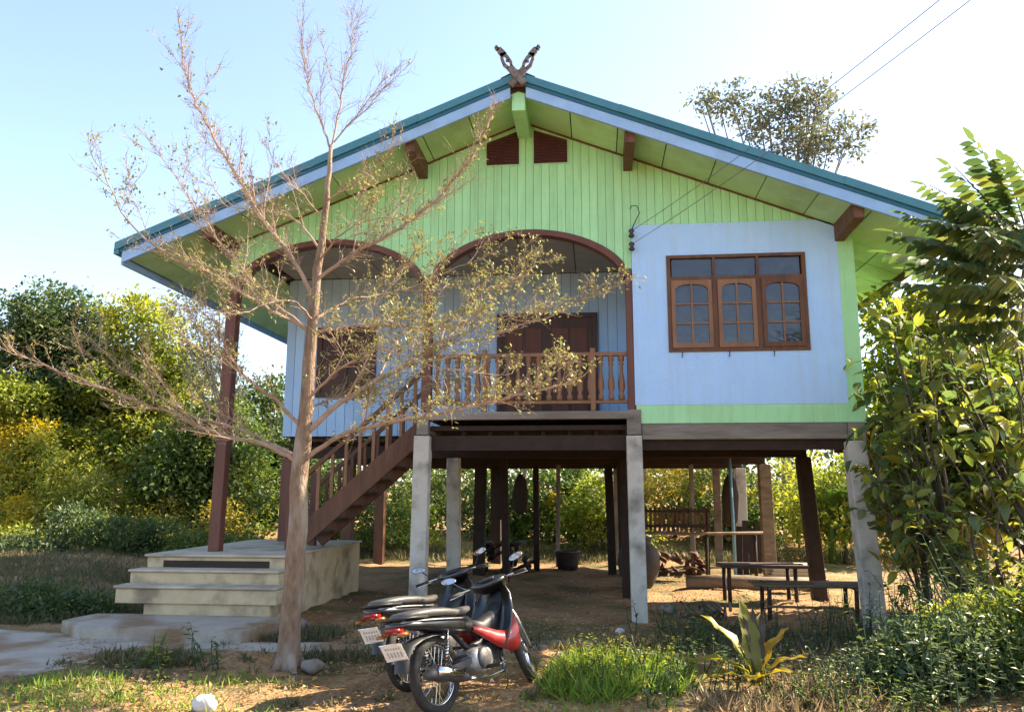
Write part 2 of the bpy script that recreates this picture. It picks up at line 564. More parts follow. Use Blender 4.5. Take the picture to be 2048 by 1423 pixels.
def sheet(name, outline, z0, thick, m, label, cat):
    """flat slab with an irregular outline"""
    cx = sum(p[0] for p in outline) / len(outline)
    cy = sum(p[1] for p in outline) / len(outline)
    pts = []
    k = len(outline)
    for i in range(k):
        a, b = Vector(outline[i]), Vector(outline[(i + 1) % k])
        nseg = max(2, int((b - a).length / 0.18))
        for j in range(nseg):
            p = a.lerp(b, j / nseg)
            pts.append((p.x + rnd.uniform(-.03, .03), p.y + rnd.uniform(-.03, .03)))
    n = len(pts)
    vs = [(x, y, z0 + thick) for x, y in pts] + [(cx + (x - cx) * 1.01, cy + (y - cy) * 1.01, z0 - 0.1) for x, y in pts]
    fs = [tuple(range(n))] + [(i, i + n, (i + 1) % n + n, (i + 1) % n) for i in range(n)]
    o = MB().add(vs, fs).build(name, m)
    return tag(o, label, cat, kind='structure')


sheet('concrete_path', [(-10.5, -1.7), (-6.0, -1.55), (-4.6, -1.75), (-3.3, -1.95), (-2.3, -2.0), (-1.2, -1.75), (0.3, -1.55), (0.9, -1.3), (0.9, -1.55), (0.2, -1.9),
                        (-1.2, -2.2), (-2.3, -2.45), (-3.1, -2.35), (-3.55, -2.55), (-3.75, -3.0), (-3.6, -3.35), (-4.3, -3.6), (-7.0, -3.9), (-10.5, -4.2)],
      0.0, 0.03, 'path_concrete', 'worn grey concrete path at the lower left edge of the yard', 'path')

# ------------------------------------------------------------------ the house on stilts
ZR, SL = 6.60, 0.40                      # soffit height at the ridge, roof slope


def zs(x):
    return ZR - SL * abs(x)


house = thing('stilt_house', 'green and pale blue wooden house raised on concrete stilts under a teal gable roof', 'house')


def arch(x, xc, hw, spring, rise):
    t = min(1.0, abs((x - xc) / hw))
    q = 1 - t * t
    return spring + rise * (0.72 * math.sqrt(q) + 0.28 * q)


AR1 = (-2.70, 1.32, 4.42, 0.58)          # left arch: centre, half width, spring height, rise
AR2 = (0.055, 1.315, 4.42, 0.63)


def zbot(x):
    for a in (AR1, AR2):
        if abs(x - a[0]) < a[1]:
            return arch(x, *a)
    if x > 1.43:
        return 5.063
    return 4.42


# front wall: backing with grooves between single boards
bk = MB()
N = 170
xs = [-4.10 + (4.235 + 4.10) * i / N for i in range(N + 1)]
for i in range(N):
    a, b = xs[i], xs[i + 1]
    za, zb = zbot(a + 1e-4) + 0.015, zbot(b - 1e-4) + 0.015
    bk.add([(a, 0.012, za), (b, 0.012, zb), (b, 0.012, zs(b) + .02), (a, 0.012, zs(a) + .02)], [(0, 1, 2, 3)])
    bk.add([(a, 0.06, za), (b, 0.06, zb), (b, 0.06, zs(b) + .02), (a, 0.06, zs(a) + .02)], [(3, 2, 1, 0)])
fwall = bk.build('front_wall', 'groove_shade_green', house)
VENTS = [[(-0.52, 5.985), (-0.07, 5.985), (-0.07, 6.47), (-0.52, 6.31)], [(0.13, 5.985), (0.59, 5.985), (0.59, 6.31), (0.13, 6.47)]]
bw = 0.108
nb = int(round((4.24 + 4.10) / bw))
bw = (4.24 + 4.10) / nb
for i in range(nb):
    a = -4.10 + i * bw + 0.0025
    b = a + bw - 0.005
    brk = [a, (a + b) / 2, b] + [v for v in (-1.38, -1.26, 1.37, 1.43) if a < v < b]
    brk.sort()
    low = [(x, zbot(x)) for x in brk]
    # a little unevenness board to board
    dy = rnd.uniform(-0.003, 0.003)
    poly = low + [(b, zs(b) - 0.004)] + ([(0, zs(0) - 0.004)] if a < 0 < b else []) + [(a, zs(a) - 0.004)]
    MB().prism_y(poly, -0.012 + dy, 0.010).build('board', 'green_paint', fwall)
# gable vents with louvres
for v in VENTS:
    vt = MB().prism_y([(v[0][0] - .015, v[0][1] - .015), (v[1][0] + .015, v[1][1] - .015), (v[2][0] + .015, v[2][1] + .01), (v[3][0] - .015, v[3][1] + .01)], -0.025, -0.0165)
    vo = vt.build('gable_vent', 'green_paint', house)
    MB().prism_y(v, -0.030, -0.0255).build('backing', 'maroon_wood', vo)
    z = 6.02
    while z < 6.44:
        x0, x1 = v[0][0] + .01, v[1][0] - .01
        lim = lambda x: (v[3][1] + (v[2][1] - v[3][1]) * (x - v[0][0]) / (v[1][0] - v[0][0])) - .01
        if v[2][1] > v[3][1]:
            while x0 < x1 and lim(x0) < z + .02:
                x0 += .01
        else:
            while x1 > x0 and lim(x1) < z + .02:
                x1 -= .01
        if x1 - x0 > .05:
            MB().beam((x0, -0.042, z), (x1, -0.042, z), 0.03, 0.008, hint=(0, -.6, .8)).build('louvre', 'maroon_wood', vo)
        z += 0.042

# arch trims, posts beside the arches
for a in (AR1, AR2):
    tr = MB()
    K = 40
    pr = []
    for i in range(K + 1):
        x = a[0] - a[1] + 2 * a[1] * i / K
        pr.append((x, arch(x, *a)))
    for i in range(K):
        (x0, z0), (x1, z1) = pr[i], pr[i + 1]
        k0, k1 = [a[0] + (x - a[0]) * 0.955 for x in (x0, x1)]
        w0, w1 = z0 - 0.075, z1 - 0.075
        tr.add([(x0, -.03, z0), (x1, -.03, z1), (k1, -.03, w1), (k0, -.03, w0), (x0, .13, z0), (x1, .13, z1), (k1, .13, w1), (k0, .13, w0)],
               [(3, 2, 1, 0), (4, 5, 6, 7), (3, 7, 6, 2), (0, 1, 5, 4)])
    tr.build('arch_trim', 'red_wood', house)
MB().beam((-4.10, 0.05, 0.79), (-4.05, 0.05, 4.50), 0.15, 0.15, hint=(0, 1, 0)).build('porch_post', 'red_wood', house, bevel=.008)
MB().box((-1.37, -0.02, 2.60), (-1.24, 0.10, 4.46)).build('porch_post', 'red_wood', house, bevel=.008)
MB().box((1.335, -0.035, 2.60), (1.42, 0.09, 4.47)).build('porch_post', 'red_wood', house, bevel=.008)

# rendered blue panel with the window opening, green borders
WX0, WX1, WZ0, WZ1 = 1.87, 3.635, 3.34, 4.625
o4 = [(1.425, 2.663), (4.05, 2.663), (4.05, 5.058), (1.425, 5.058)]
i4 = [(WX0, WZ0), (WX1, WZ0), (WX1, WZ1), (WX0, WZ1)]
pm = MB()
pm.add([(x, -0.030, z) for x, z in o4] + [(x, -0.030, z) for x, z in i4], [(0, 1, 5, 4), (1, 2, 6, 5), (2, 3, 7, 6), (3, 0, 4, 7)])
pm.add([(x, -0.030, z) for x, z in i4] + [(x, 0.09, z) for x, z in i4], [(0, 4, 5, 1), (1, 5, 6, 2), (2, 6, 7, 3), (3, 7, 4, 0)][::1])
pm.add([(x, -0.030, z) for x, z in o4] + [(x, 0.09, z) for x, z in o4], [(0, 1, 5, 4), (1, 2, 6, 5), (2, 3, 7, 6), (3, 0, 4, 7)])
tag(pm.build('wall_panel', 'blue_paint', house), 'pale blue rendered wall panel around the window')
MB().box((1.44, -0.026, 2.43), (4.25, 0.10, 2.662)).build('skirting_panel', 'green_paint', house)
MB().box((4.0505, -0.024, 2.6625), (4.248, 0.10, 5.06)).build('corner_panel', 'green_paint', house)

# window: frame, transom lights, three casements with six panes each
fr = MB()
Y0, Y1 = -0.045, 0.06
FW = 0.05
for x0, x1, z0, z1 in ((WX0, WX1, WZ0, WZ0 + FW), (WX0, WX1, WZ1 - .04, WZ1), (WX0, WX0 + FW, WZ0 + FW, WZ1 - .04), (WX1 - FW, WX1, WZ0 + FW, WZ1 - .04)):
    fr.box((x0, Y0, z0), (x1, Y1, z1))
fr.box((WX0 + FW, Y0 + .002, 4.285), (WX1 - FW, Y1, 4.335))
third = (WX1 - WX0 - 2 * FW) / 3
for k in (1, 2):
    xm = WX0 + FW + third * k
    fr.box((xm - .035, Y0 + .004, WZ0 + FW), (xm + .035, Y1, 4.285))
    fr.box((xm - .018, Y0 + .004, 4.335), (xm + .018, Y1, WZ1 - .04))
win = fr.build('window', 'brown_wood', house)
MB().box((WX0 + .01, 0.075, WZ0 + .01), (WX1 - .01, 0.085, WZ1 - .01)).build('window_backing', 'dark_joint', win)  # plain dark sheet behind the panes
for k in range(3):
    xa = WX0 + FW + third * k + (.035 if k else 0)
    xb = WX0 + FW + third * (k + 1) - (.035 if k < 2 else 0)
    MB().box((WX0 + FW + third * k + .019, 0.0, 4.336), (WX0 + FW + third * (k + 1) - .019, 0.008, WZ1 - .041)).build('pane', 'dark_glass', win)
    za, zb = WZ0 + FW, 4.284
    cs = MB()
    st = .052
    yy0, yy1 = -0.06, -0.015
    cs.box((xa + .002, yy0, za + .002), (xa + st, yy1, zb)).box((xb - st, yy0, za + .002), (xb - .002, yy1, zb))
    cs.box((xa + st, yy0 + .002, za + .002), (xb - st, yy1, za + .065))
    # top rail with a curved underside
    K = 8
    xc, hw = (xa + xb) / 2, (xb - xa) / 2 - st
    for j in range(K):
        u0, u1 = -1 + 2 * j / K, -1 + 2 * (j + 1) / K
        c0, c1 = zb - .115 + .06 * math.sqrt(max(0, 1 - u0 * u0)), zb - .115 + .06 * math.sqrt(max(0, 1 - u1 * u1))
        cs.prism_y([(xc + u0 * hw, c0), (xc + u1 * hw, c1), (xc + u1 * hw, zb), (xc + u0 * hw, zb)], yy0 + .002, yy1)
    cs.build('casement', 'orange_wood' if k < 2 else 'brown_wood', win)
    mu = MB()
    mu.box((xc - .012, yy0 + .004, za + .066), (xc + .012, yy1 - .004, zb - .056))
    h = (zb - .06 - za - .065) / 3
    for j in (1, 2):
        zz = za + .065 + h * j
        mu.box((xa + st, yy0 + .006, zz - .011), (xc - .012, yy1 - .006, zz + .011)).box((xc + .012, yy0 + .006, zz - .011), (xb - st, yy1 - .006, zz + .011))
    mu.build('muntin', 'orange_wood', win)
    for j in range(3):
        for q in range(2):
            x0 = xa + st - .004 if q == 0 else xc
            x1 = xc if q == 0 else xb - st + .004
            MB().box((x0 + .001, -0.034 + rnd.uniform(-.002, .002), za + .06 + h * j), (x1 - .001, -0.029, za + .06 + h * (j + 1))).build('pane', 'dark_glass', win)
    MB().tube([(xa + .12, -0.04, WZ0), (xa + .12, -0.055, WZ0 - .03), (xa + .115, -0.05, WZ0 - .075)], .006, 6).build('window_hook', 'steel_rod', win)

# other walls of the rooms
def wall(name, a, b, m):
    return MB().box(a, b).build(name, m, house)


wall('side_wall', (4.16, 0.101, 2.43), (4.245, 8.0, 5.02), 'green_paint')
wall('rear_wall', (-4.09, 7.92, 2.43), (4.159, 8.0, 5.02), 'green_paint')
wall('side_wall', (-4.09, 2.12, 2.43), (-4.01, 7.919, 5.02), 'blue_board')
wall('porch_side_wall', (1.43, 0.061, 2.60), (1.50, 2.095, 5.02), 'blue_board')
pb = MB().box((-4.09, 2.10, 2.43), (1.50, 2.118, 5.02)).build('porch_rear_wall', 'dark_joint', house)
nbk = 38
for i in range(nbk):
    a = -4.085 + (1.425 + 4.085) * i / nbk
    b = -4.085 + (1.425 + 4.085) * (i + 1) / nbk - .006
    MB().box((a, 2.085 + rnd.uniform(-.002, .002), 2.44), (b, 2.0995, 5.015)).build('board', 'blue_board', pb)
# back gable triangle
MB().add([(-4.1, 7.98, 5.021), (4.24, 7.98, 5.021), (4.24, 7.98, zs(4.24)), (0, 7.98, zs(0)), (-4.1, 7.98, zs(4.1))], [(4, 3, 2, 1, 0)]).build('rear_gable', 'green_paint', house)

# porch ceiling: sheets with dark joints
cb = MB().box((-4.02, 0.065, 5.035), (4.15, 7.9, 5.05)).build('ceiling', 'dark_joint', house)
for i in range(7):
    for j in range(2):
        x0, x1 = -4.0 + 0.775 * i, -4.0 + 0.775 * (i + 1) - .016
        MB().box((x0, 0.08 + j * 1.0, 5.021 + rnd.uniform(0, .004)), (x1, 0.08 + (j + 1) * 1.0 - .016, 5.033)).build('ceiling_panel', 'ceiling_board', cb)

# double door and a dark window at the back of the porch
dr = MB().box((-0.62, 2.04, 2.60), (-0.54, 2.083, 4.36)).box((0.89, 2.04, 2.60), (0.97, 2.083, 4.36)).box((-0.54, 2.042, 4.29), (0.89, 2.083, 4.36)).build('door', 'door_wood', house)
for k in range(2):
    x0 = -0.538 + k * .714
    d = MB().box((x0, 2.055, 2.61), (x0 + .71, 2.08, 4.285)).build('door_leaf', 'door_wood', dr)
    pn = MB()
    for zz0, zz1 in ((2.75, 3.35), (3.47, 4.12)):
        for q in range(2):
            pn.box((x0 + .08 + q * .3, 2.045, zz0), (x0 + .33 + q * .3, 2.0545, zz1))
    pn.build('door_panel', 'red_wood', dr, bevel=.008)
wb = MB().box((-3.56, 2.04, 3.06), (-3.48, 2.083, 4.2)).box((-2.66, 2.04, 3.06), (-2.58, 2.083, 4.2)).box((-3.48, 2.041, 3.06), (-2.66, 2.083, 3.14)).box((-3.48, 2.041, 4.12), (-2.66, 2.083, 4.2)).box((-3.09, 2.043, 3.14), (-3.05, 2.083, 4.12)).build('porch_window', 'door_wood', house)
MB().box((-3.48, 2.062, 3.14), (-3.0905, 2.07, 4.12)).build('dark_opening_fill', 'door_wood', wb)  # dark brown panels stand in for the shaded depth of the open window
MB().box((-3.0495, 2.062, 3.14), (-2.66, 2.07, 4.12)).build('dark_opening_fill', 'door_wood', wb)

# porch floor edge, floor planks, railing
MB().box((-1.30, -0.06, 2.49), (1.40, 0.03, 2.592)).build('floor_edge', 'grey_wood', house, bevel=.006)
fl = MB().box((-1.30, 0.031, 2.50), (1.42, 2.08, 2.53)).build('porch_floor', 'floor_wood', house)
for i in range(14):
    x0 = -1.295 + i * .1935
    MB().box((x0, 0.032, 2.531), (x0 + .188, 2.03, 2.556 + rnd.uniform(0, .003))).build('floor_plank', 'floor_wood', fl)
rl = MB().box((-1.24, 0.0, 3.315), (1.335, 0.075, 3.365)).box((-1.24, 0.012, 2.695), (1.335, 0.062, 2.735)).build('railing', 'orange_wood', house, bevel=.006)
prof = [(0.0, 2.735), (.022, 2.735), (.022, 2.80), (.012, 2.82), (.026, 2.90), (.024, 2.98), (.013, 3.10), (.013, 3.18), (.020, 3.21), (.012, 3.23), (.022, 3.25), (.022, 3.315)]
bal = MB().lathe([(r * 1.7, z) for r, z in prof], 8).mesh('baluster', 'orange_wood', True)
nbal = 19
for i in range(nbal):
    link(bal, 'baluster', rl, Matrix.Translation((-1.16 + 2.42 * i / (nbal - 1), 0.037, 0)))
MB().box((-0.565, -0.005, 2.60), (-0.50, 0.08, 3.42)).build('newel', 'orange_wood', rl, bevel=.005)
MB().box((0.86, -0.005, 2.60), (0.925, 0.08, 3.42)).build('newel', 'orange_wood', rl, bevel=.005)

# floor structure
MB().box((1.50, -0.03, 2.225), (4.02, 0.06, 2.425)).build('edge_beam', 'grey_wood', house, bevel=.01)
MB().box((1.425, 0.062, 2.36), (4.15, 7.9, 2.425)).box((-4.0, 2.2, 2.36), (1.424, 7.9, 2.425)).build('room_floor', 'floor_wood', house)
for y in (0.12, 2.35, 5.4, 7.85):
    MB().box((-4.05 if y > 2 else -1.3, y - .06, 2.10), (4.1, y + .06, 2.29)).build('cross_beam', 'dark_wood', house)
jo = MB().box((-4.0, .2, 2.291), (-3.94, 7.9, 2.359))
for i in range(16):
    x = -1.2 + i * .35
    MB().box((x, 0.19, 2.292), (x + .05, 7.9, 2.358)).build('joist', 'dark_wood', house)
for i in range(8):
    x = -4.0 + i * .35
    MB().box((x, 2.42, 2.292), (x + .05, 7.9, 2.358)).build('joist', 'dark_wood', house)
MB().box((-1.25, 0.061, 2.36), (1.40, 2.07, 2.42)).build('porch_deck_frame', 'dark_wood', house)

# stilts
def post(x, y, top, w, m, lean=(0, 0), base=None):
    b = MB()
    z0 = float(gz(x, y)) - .1 if base is None else base
    b.beam((x + lean[0], y + lean[1], z0), (x, y, top), w, w, hint=(0, 1, 0))
    return b.build('post', m, house, bevel=.012)


post(-1.335, 0.02, 2.285, .205, 'concrete_post', (-.03, 0))
post(1.40, 0.02, 2.275, .195, 'concrete_post', (.02, 0))
post(4.10, 0.02, 2.20, .23, 'concrete_post', (.10, 0))
MB().box((-1.41, -.05, 2.30), (-1.26, .10, 2.488)).build('post_head', 'grey_wood', house)
MB().box((1.315, -.05, 2.29), (1.495, .10, 2.605)).build('post_head', 'grey_wood', house)
MB().box((4.02, -.055, 2.215), (4.22, .12, 2.428)).build('post_head', 'grey_wood', house)
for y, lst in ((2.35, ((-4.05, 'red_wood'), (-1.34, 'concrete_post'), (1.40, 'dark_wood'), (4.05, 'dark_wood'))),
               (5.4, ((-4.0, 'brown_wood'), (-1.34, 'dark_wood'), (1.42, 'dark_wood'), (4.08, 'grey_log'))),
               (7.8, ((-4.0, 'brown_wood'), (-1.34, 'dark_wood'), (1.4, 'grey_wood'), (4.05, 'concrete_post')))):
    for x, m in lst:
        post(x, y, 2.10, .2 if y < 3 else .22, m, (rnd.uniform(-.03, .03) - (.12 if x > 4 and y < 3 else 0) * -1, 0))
# side slab on the right of the room
MB().box((4.26, 1.2, 2.47), (5.25, 3.2, 2.60)).build('side_slab', 'concrete_top', house, bevel=.01)
MB().box((4.26, 1.3, 2.12), (5.15, 1.45, 2.34)).build('slab_beam', 'brown_wood', house)

# soffit: single sheets with dark joints under a dark deck
dk = MB()
for s in (-1, 1):
    a, b = 0.0, 5.15
    dk.add([(s * a, -.86, zs(a) + .02), (s * b, -.86, zs(b) + .02), (s * b, 8.86, zs(b) + .02), (s * a, 8.86, zs(a) + .02),
            (s * a, -.86, zs(a) + .17), (s * b, -.86, zs(b) + .17), (s * b, 8.86, zs(b) + .17), (s * a, 8.86, zs(a) + .17)],
           [(0, 1, 2, 3) if s < 0 else (3, 2, 1, 0), (7, 6, 5, 4) if s < 0 else (4, 5, 6, 7), (0, 4, 5, 1), (1, 5, 6, 2), (2, 6, 7, 3)])
deck = dk.build('roof_deck', 'dark_joint', house)


def soffit_panel(x0, x1, y0, y1, s):
    d = rnd.uniform(0, .003)
    v = [(s * x0, y0, zs(x0) - d), (s * x1, y0, zs(x1) - d), (s * x1, y1, zs(x1) - d), (s * x0, y1, zs(x0) - d)]
    v += [(x, y, z + .014) for x, y, z in v]
    MB().add(v, [(0, 1, 5, 4), (1, 2, 6, 5), (2, 3, 7, 6), (3, 0, 4, 7), (3, 2, 1, 0), (4, 5, 6, 7)]).build('soffit_panel', 'soffit_paint', deck)


for s in (-1, 1):
    x = .06
    while x < 5.1:
        x1 = min(x + .60, 5.13)
        soffit_panel(x, x1 - .014, -.85, -.014 if x < 4.2 else .30, s)
        x = x1
    for j in range(9):
        soffit_panel(4.27 if s > 0 else 4.13, 4.69, .32 + j * .6, .32 + (j + 1) * .6 - .014, s)
        soffit_panel(4.705, 5.13, .32 + j * .6, .32 + (j + 1) * .6 - .014, s)
for x in (-4.06, -1.40, 1.40, 4.08):
    w = .06
    MB().add([(x - w, -.83, zs(x) - .17), (x + w, -.83, zs(x) - .17), (x + w, -.83, zs(x) + .02), (x - w, -.83, zs(x) + .02),
              (x - w, -.013, zs(x) - .21), (x + w, -.013, zs(x) - .21), (x + w, -.013, zs(x) + .02), (x - w, -.013, zs(x) + .02)],
             [(0, 1, 2, 3), (0, 4, 5, 1), (1, 5, 6, 2), (3, 7, 4, 0), (5, 4, 7, 6)]).build('purlin', 'brown_wood', house)
MB().box((-.085, -.84, 6.36), (.085, -.013, 6.62)).build('ridge_beam', 'green_paint', house, bevel=.006)
# thin dark cover strip where wall meets soffit
for s in (-1, 1):
    MB().beam((s * .1, -.02, zs(.1) - .015), (s * 4.2, -.02, zs(4.2) - .015), .02, .022).build('cover_strip', 'brown_wood', house)

# corrugated teal sheets, verge trims, blue barge boards, eave boards
rs = []
for s in (-1, 1):
    m_ = MB()
    ys = np.arange(-.90, 8.92, .05)
    for y in ys:
        ph = (y / .2) % 1.0
        hgt = .026 if .3 < ph < .62 else 0.0
        for x in (0.02, 2.6, 5.24):
            m_.v.append((s * x, float(y), zs(x) + .20 + hgt))
    for i in range(len(ys) - 1):
        for k in range(2):
            q = (i * 3 + k, i * 3 + k + 1, (i + 1) * 3 + k + 1, (i + 1) * 3 + k)
            m_.f.append(q if s > 0 else q[::-1])
    m_.build('roof_sheet', 'teal_metal', house)

    def band(y0, y1, a, b, xe, name, m, xa=0.0):
        MB().add([(s * xa, y0, zs(xa) + a), (s * xe, y0, zs(xe) + a), (s * xe, y0, zs(xe) + b), (s * xa, y0, zs(xa) + b),
                  (s * xa, y1, zs(xa) + a), (s * xe, y1, zs(xe) + a), (s * xe, y1, zs(xe) + b), (s * xa, y1, zs(xa) + b)],
                 [(0, 1, 2, 3) if s > 0 else (3, 2, 1, 0), (4, 7, 6, 5) if s > 0 else (5, 6, 7, 4), (3, 2, 6, 7) if s > 0 else (7, 6, 2, 3), (0, 4, 5, 1) if s > 0 else (1, 5, 4, 0), (1, 5, 6, 2)]).build(name, m, house)
    band(-.905, -.865, -.055, .085, 5.16, 'barge_board', 'fascia_blue', .10)
    band(-.915, -.865, .088, .135, 5.20, 'verge_dark_strip', 'teal_dark', .05)  # dark teal strip between barge board and verge flashing
    for k in range(4):             # lapped lengths of verge flashing
        band(-.935 - .005 * (k % 2), -.80, .138, .24 + .004 * (k % 2), 5.25 * (k + 1) / 4, 'verge_trim', 'teal_metal', 5.25 * k / 4 - (.03 if k % 2 else -.002))
    MB().box((min(s * 5.155, s * 5.19), -.86, zs(5.17) - .07), (max(s * 5.155, s * 5.19), 8.86, zs(5.17) + .10)).build('eave_board', 'fascia_blue' if s < 0 else 'brown_wood', house)
    MB().box((min(s * 5.192, s * 5.26), -.93, zs(5.2) + .07), (max(s * 5.192, s * 5.26), 8.9, zs(5.2) + .15)).build('eave_trim', 'teal_metal', house)
MB().add([(-.22, -.94, zs(.22) + .25), (0, -.94, zs(0) + .27), (.22, -.94, zs(.22) + .25), (-.22, 8.9, zs(.22) + .25), (0, 8.9, zs(0) + .27), (.22, 8.9, zs(.22) + .25)],
         [(0, 1, 4, 3), (1, 2, 5, 4)]).build('ridge_cap', 'teal_metal', house)

# carved crossed finials
def finial(s):
    f = MB()

    def strip(pts, w, y0, y1):
        n = len(pts)
        for i in range(n - 1):
            a, b = Vector((pts[i][0], pts[i][1])), Vector((pts[i + 1][0], pts[i + 1][1]))
            d = (b - a).normalized()
            q = Vector((-d.y, d.x))
            wa, wb = w[i], w[i + 1]
            poly = [tuple(a - q * wa), tuple(b - q * wb), tuple(b + q * wb), tuple(a + q * wa)]
            f.prism_y([(s * x, z) for x, z in (poly if s > 0 else poly[::-1])], y0, y1)
    ya, yb = (-.985, -.95) if s > 0 else (-1.022, -.987)
    strip([(-.09, 6.64), (.02, 6.77), (.10, 6.87)], [.04, .045, .045], ya, yb)
    strip([(.075, 6.88), (.08, 6.93), (.12, 7.00), (.18, 7.06)], [.018, .018, .018, .02], ya, yb)
    strip([(.11, 6.85), (.165, 6.90), (.195, 6.98), (.20, 7.06)], [.02, .02, .02, .02], ya, yb)
    strip([(.165, 7.03), (.215, 7.09), (.24, 7.13)], [.042, .04, .03], ya, yb)
    strip([(.235, 7.115), (.27, 7.135), (.262, 7.17)], [.026, .024, .012], ya, yb)
    strip([(.10, 6.955), (.145, 6.96)], [.012, .012], ya, yb)
    return f.build('gable_finial', 'carved_wood', house)


finial(1)
finial(-1)
MB().prism_y([(-.10, 6.63), (.10, 6.63), (.035, 6.84), (-.035, 6.84)], -.948, -.938).build('finial_plate', 'red_wood', house)

# stairs from the landing up to the porch
ST = thing('wooden_staircase', 'dark brown wooden staircase climbing from the concrete landing up to the porch', 'staircase', (-3.2, .4, .79))


def L(p, o=(-3.2, .4, .79)):
    return (p[0] - o[0], p[1] - o[1], p[2] - o[2])


A0, A1 = (-3.18, .45, .86), (-1.42, .45, 2.42)
for y in (.45, 1.35):
    MB().beam(L((-3.18, y, .88)), L((-1.40, y, 2.44)), .05, .26).build('stringer', 'brown_wood', ST, bevel=.006)
for i in range(8):
    t = (i + .5) / 8.5
    x, z = -3.18 + 1.78 * t, .86 + 1.56 * t
    MB().box(L((x - .13, .476, z + .02)), L((x + .14, 1.324, z + .06))).build('tread', 'floor_wood', ST)
for y in (.45, 1.35):
    MB().beam(L((-3.18, y, 1.68)), L((-1.40, y, 3.24)), .05, .06).build('handrail', 'brown_wood', ST, bevel=.006)
    for i in range(9):
        t = (i + .6) / 9.4
        x, z = -3.18 + 1.78 * t, .88 + 1.56 * t
        MB().box(L((x - .022, y - .02, z + .16)), L((x + .022, y + .02, z + .78))).build('baluster', 'orange_wood' if y < 1 else 'brown_wood', ST)
    MB().box(L((-3.30, y - .05, .79)), L((-3.20, y + .05, 1.85))).build('newel', 'red_wood', ST, bevel=.006)

# concrete landing and steps
cs = thing('concrete_steps', 'tan concrete landing with three wide steps below the red porch post', 'steps', (-3.8, -.4, 0))


def S(p):
    return (p[0] + 3.8, p[1] + .4, p[2])


def slab(name, a, b, m, bev=.012):
    return MB().box(S(a), S(b)).build(name, m, cs, bevel=bev)


slab('landing', (-4.72, -.50, -.1), (-2.93, 2.7, .755), 'concrete_tan')
slab('landing_top', (-4.75, -.53, .757), (-2.90, 2.72, .79), 'concrete_top')
slab('step', (-4.74, -.82, .44), (-2.87, -.502, .60), 'concrete_tan')
slab('tread', (-4.76, -.85, .602), (-2.86, -.534, .632), 'concrete_top')
slab('step', (-4.74, -1.10, .27), (-2.77, -.503, .438), 'concrete_tan')
slab('tread', (-4.76, -1.13, .441), (-2.76, -.853, .474), 'concrete_top')
slab('step_base', (-4.40, -1.06, -.1), (-2.86, -.504, .268), 'concrete_tan')
MB().box(S((-4.50, -.507, .632)), S((-3.12, -.500, .715))).build('riser_slot', 'dark_joint', cs, bevel=.003)
sheet('pavement_slab', [(-4.95, -1.05), (-2.75, -1.05), (-2.60, -1.45), (-2.75, -2.02), (-3.6, -2.05), (-4.55, -1.98), (-5.05, -1.6)], 0.03, 0.115, 'path_concrete', 'pale concrete pad laid at the foot of the steps', 'pavement')

# power line on the wall corner
br = thing('insulator_bracket', 'black insulators on a bent steel hook at the corner of the blue panel', 'insulator', (1.435, -.04, 4.9))
MB().tube([(0, .02, .10), (.02, -.05, .14), (.10, -.07, .30), (.07, -.07, .40), (.0, -.07, .40), (-.02, -.07, .36)], .008, 6).build('hook', 'steel_rod', br, True)
for z in (.02, -.16):
    MB().lathe([(0, -.055), (.03, -.055), (.042, -.03), (.025, -.01), (.025, .01), (.042, .03), (.03, .055), (0, .055)], 12, (-.01, -.075, z)).build('insulator', 'porcelain', br, True)
for nm, z, end in (('upper of the two thin power cables running from the house corner up to the right', 4.95, (3.19, -5.00, 4.88)),
                   ('lower of the two thin power cables running from the house corner up to the right', 4.77, (3.39, -5.00, 4.87))):
    a, b = Vector((1.44, -.16, z)), Vector(end)
    b = a + (b - a) * 1.35
    pts = [a.lerp(b, t / 24) - Vector((0, 0, .10 * 4 * (t / 24) * (1 - t / 24))) for t in range(25)]
    tag(MB().tube(pts, .0036, 5).build('power_cable', 'cable_black'), nm, 'cable', 'power cables to the house')

# ------------------------------------------------------------------ motorcycles
mat('bike_black', (0.012, 0.012, 0.014), (0.018, 0.018, 0.02), 8, 0.28, spec=0.6, coat=0.4, c3=(0.06, 0.05, 0.04), scale3=7, lo3=0.5, hi3=0.8)
mat('bike_plastic', (0.022, 0.022, 0.023), (0.03, 0.03, 0.03), 12, 0.5)
mat('bike_red', (0.36, 0.022, 0.022), (0.30, 0.02, 0.02), 6, 0.34, spec=0.5, coat=0.3, c3=(0.33, 0.09, 0.06), scale3=9, lo3=0.5, hi3=0.8)
mat('seat_vinyl', (0.06, 0.058, 0.055), (0.09, 0.085, 0.078), 20, 0.38, 0.2, 90, spec=0.5)
mat('tyre_rubber', (0.020, 0.019, 0.018), (0.05, 0.042, 0.034), 10, 0.85, 0.2, 60)
mat('chrome', (0.75, 0.75, 0.75), (0.65, 0.65, 0.65), 6, 0.15, metal=1.0)
mat('cast_alloy', (0.36, 0.35, 0.34), (0.24, 0.23, 0.22), 14, 0.45, 0.2, 50, metal=0.7)
mat('engine_dark', (0.07, 0.068, 0.065), (0.11, 0.10, 0.095), 14, 0.5, 0.2, 50, metal=0.5)
mat('plate_white', (0.72, 0.72, 0.70), (0.6, 0.6, 0.58), 30, 0.4)
mat('plate_mark', (0.50, 0.50, 0.50), (0.20, 0.20, 0.22), 60, 0.5)
mat('lens_red', (0.22, 0.010, 0.010), (0.18, 0.008, 0.008), 6, 0.15, spec=0.6)
mat('lens_amber', (0.36, 0.12, 0.02), None, 6, 0.15, spec=0.6)
mat('mirror_glass', (0.9, 0.92, 0.95), (0.88, 0.9, 0.94), 4, 0.04, metal=1.0)


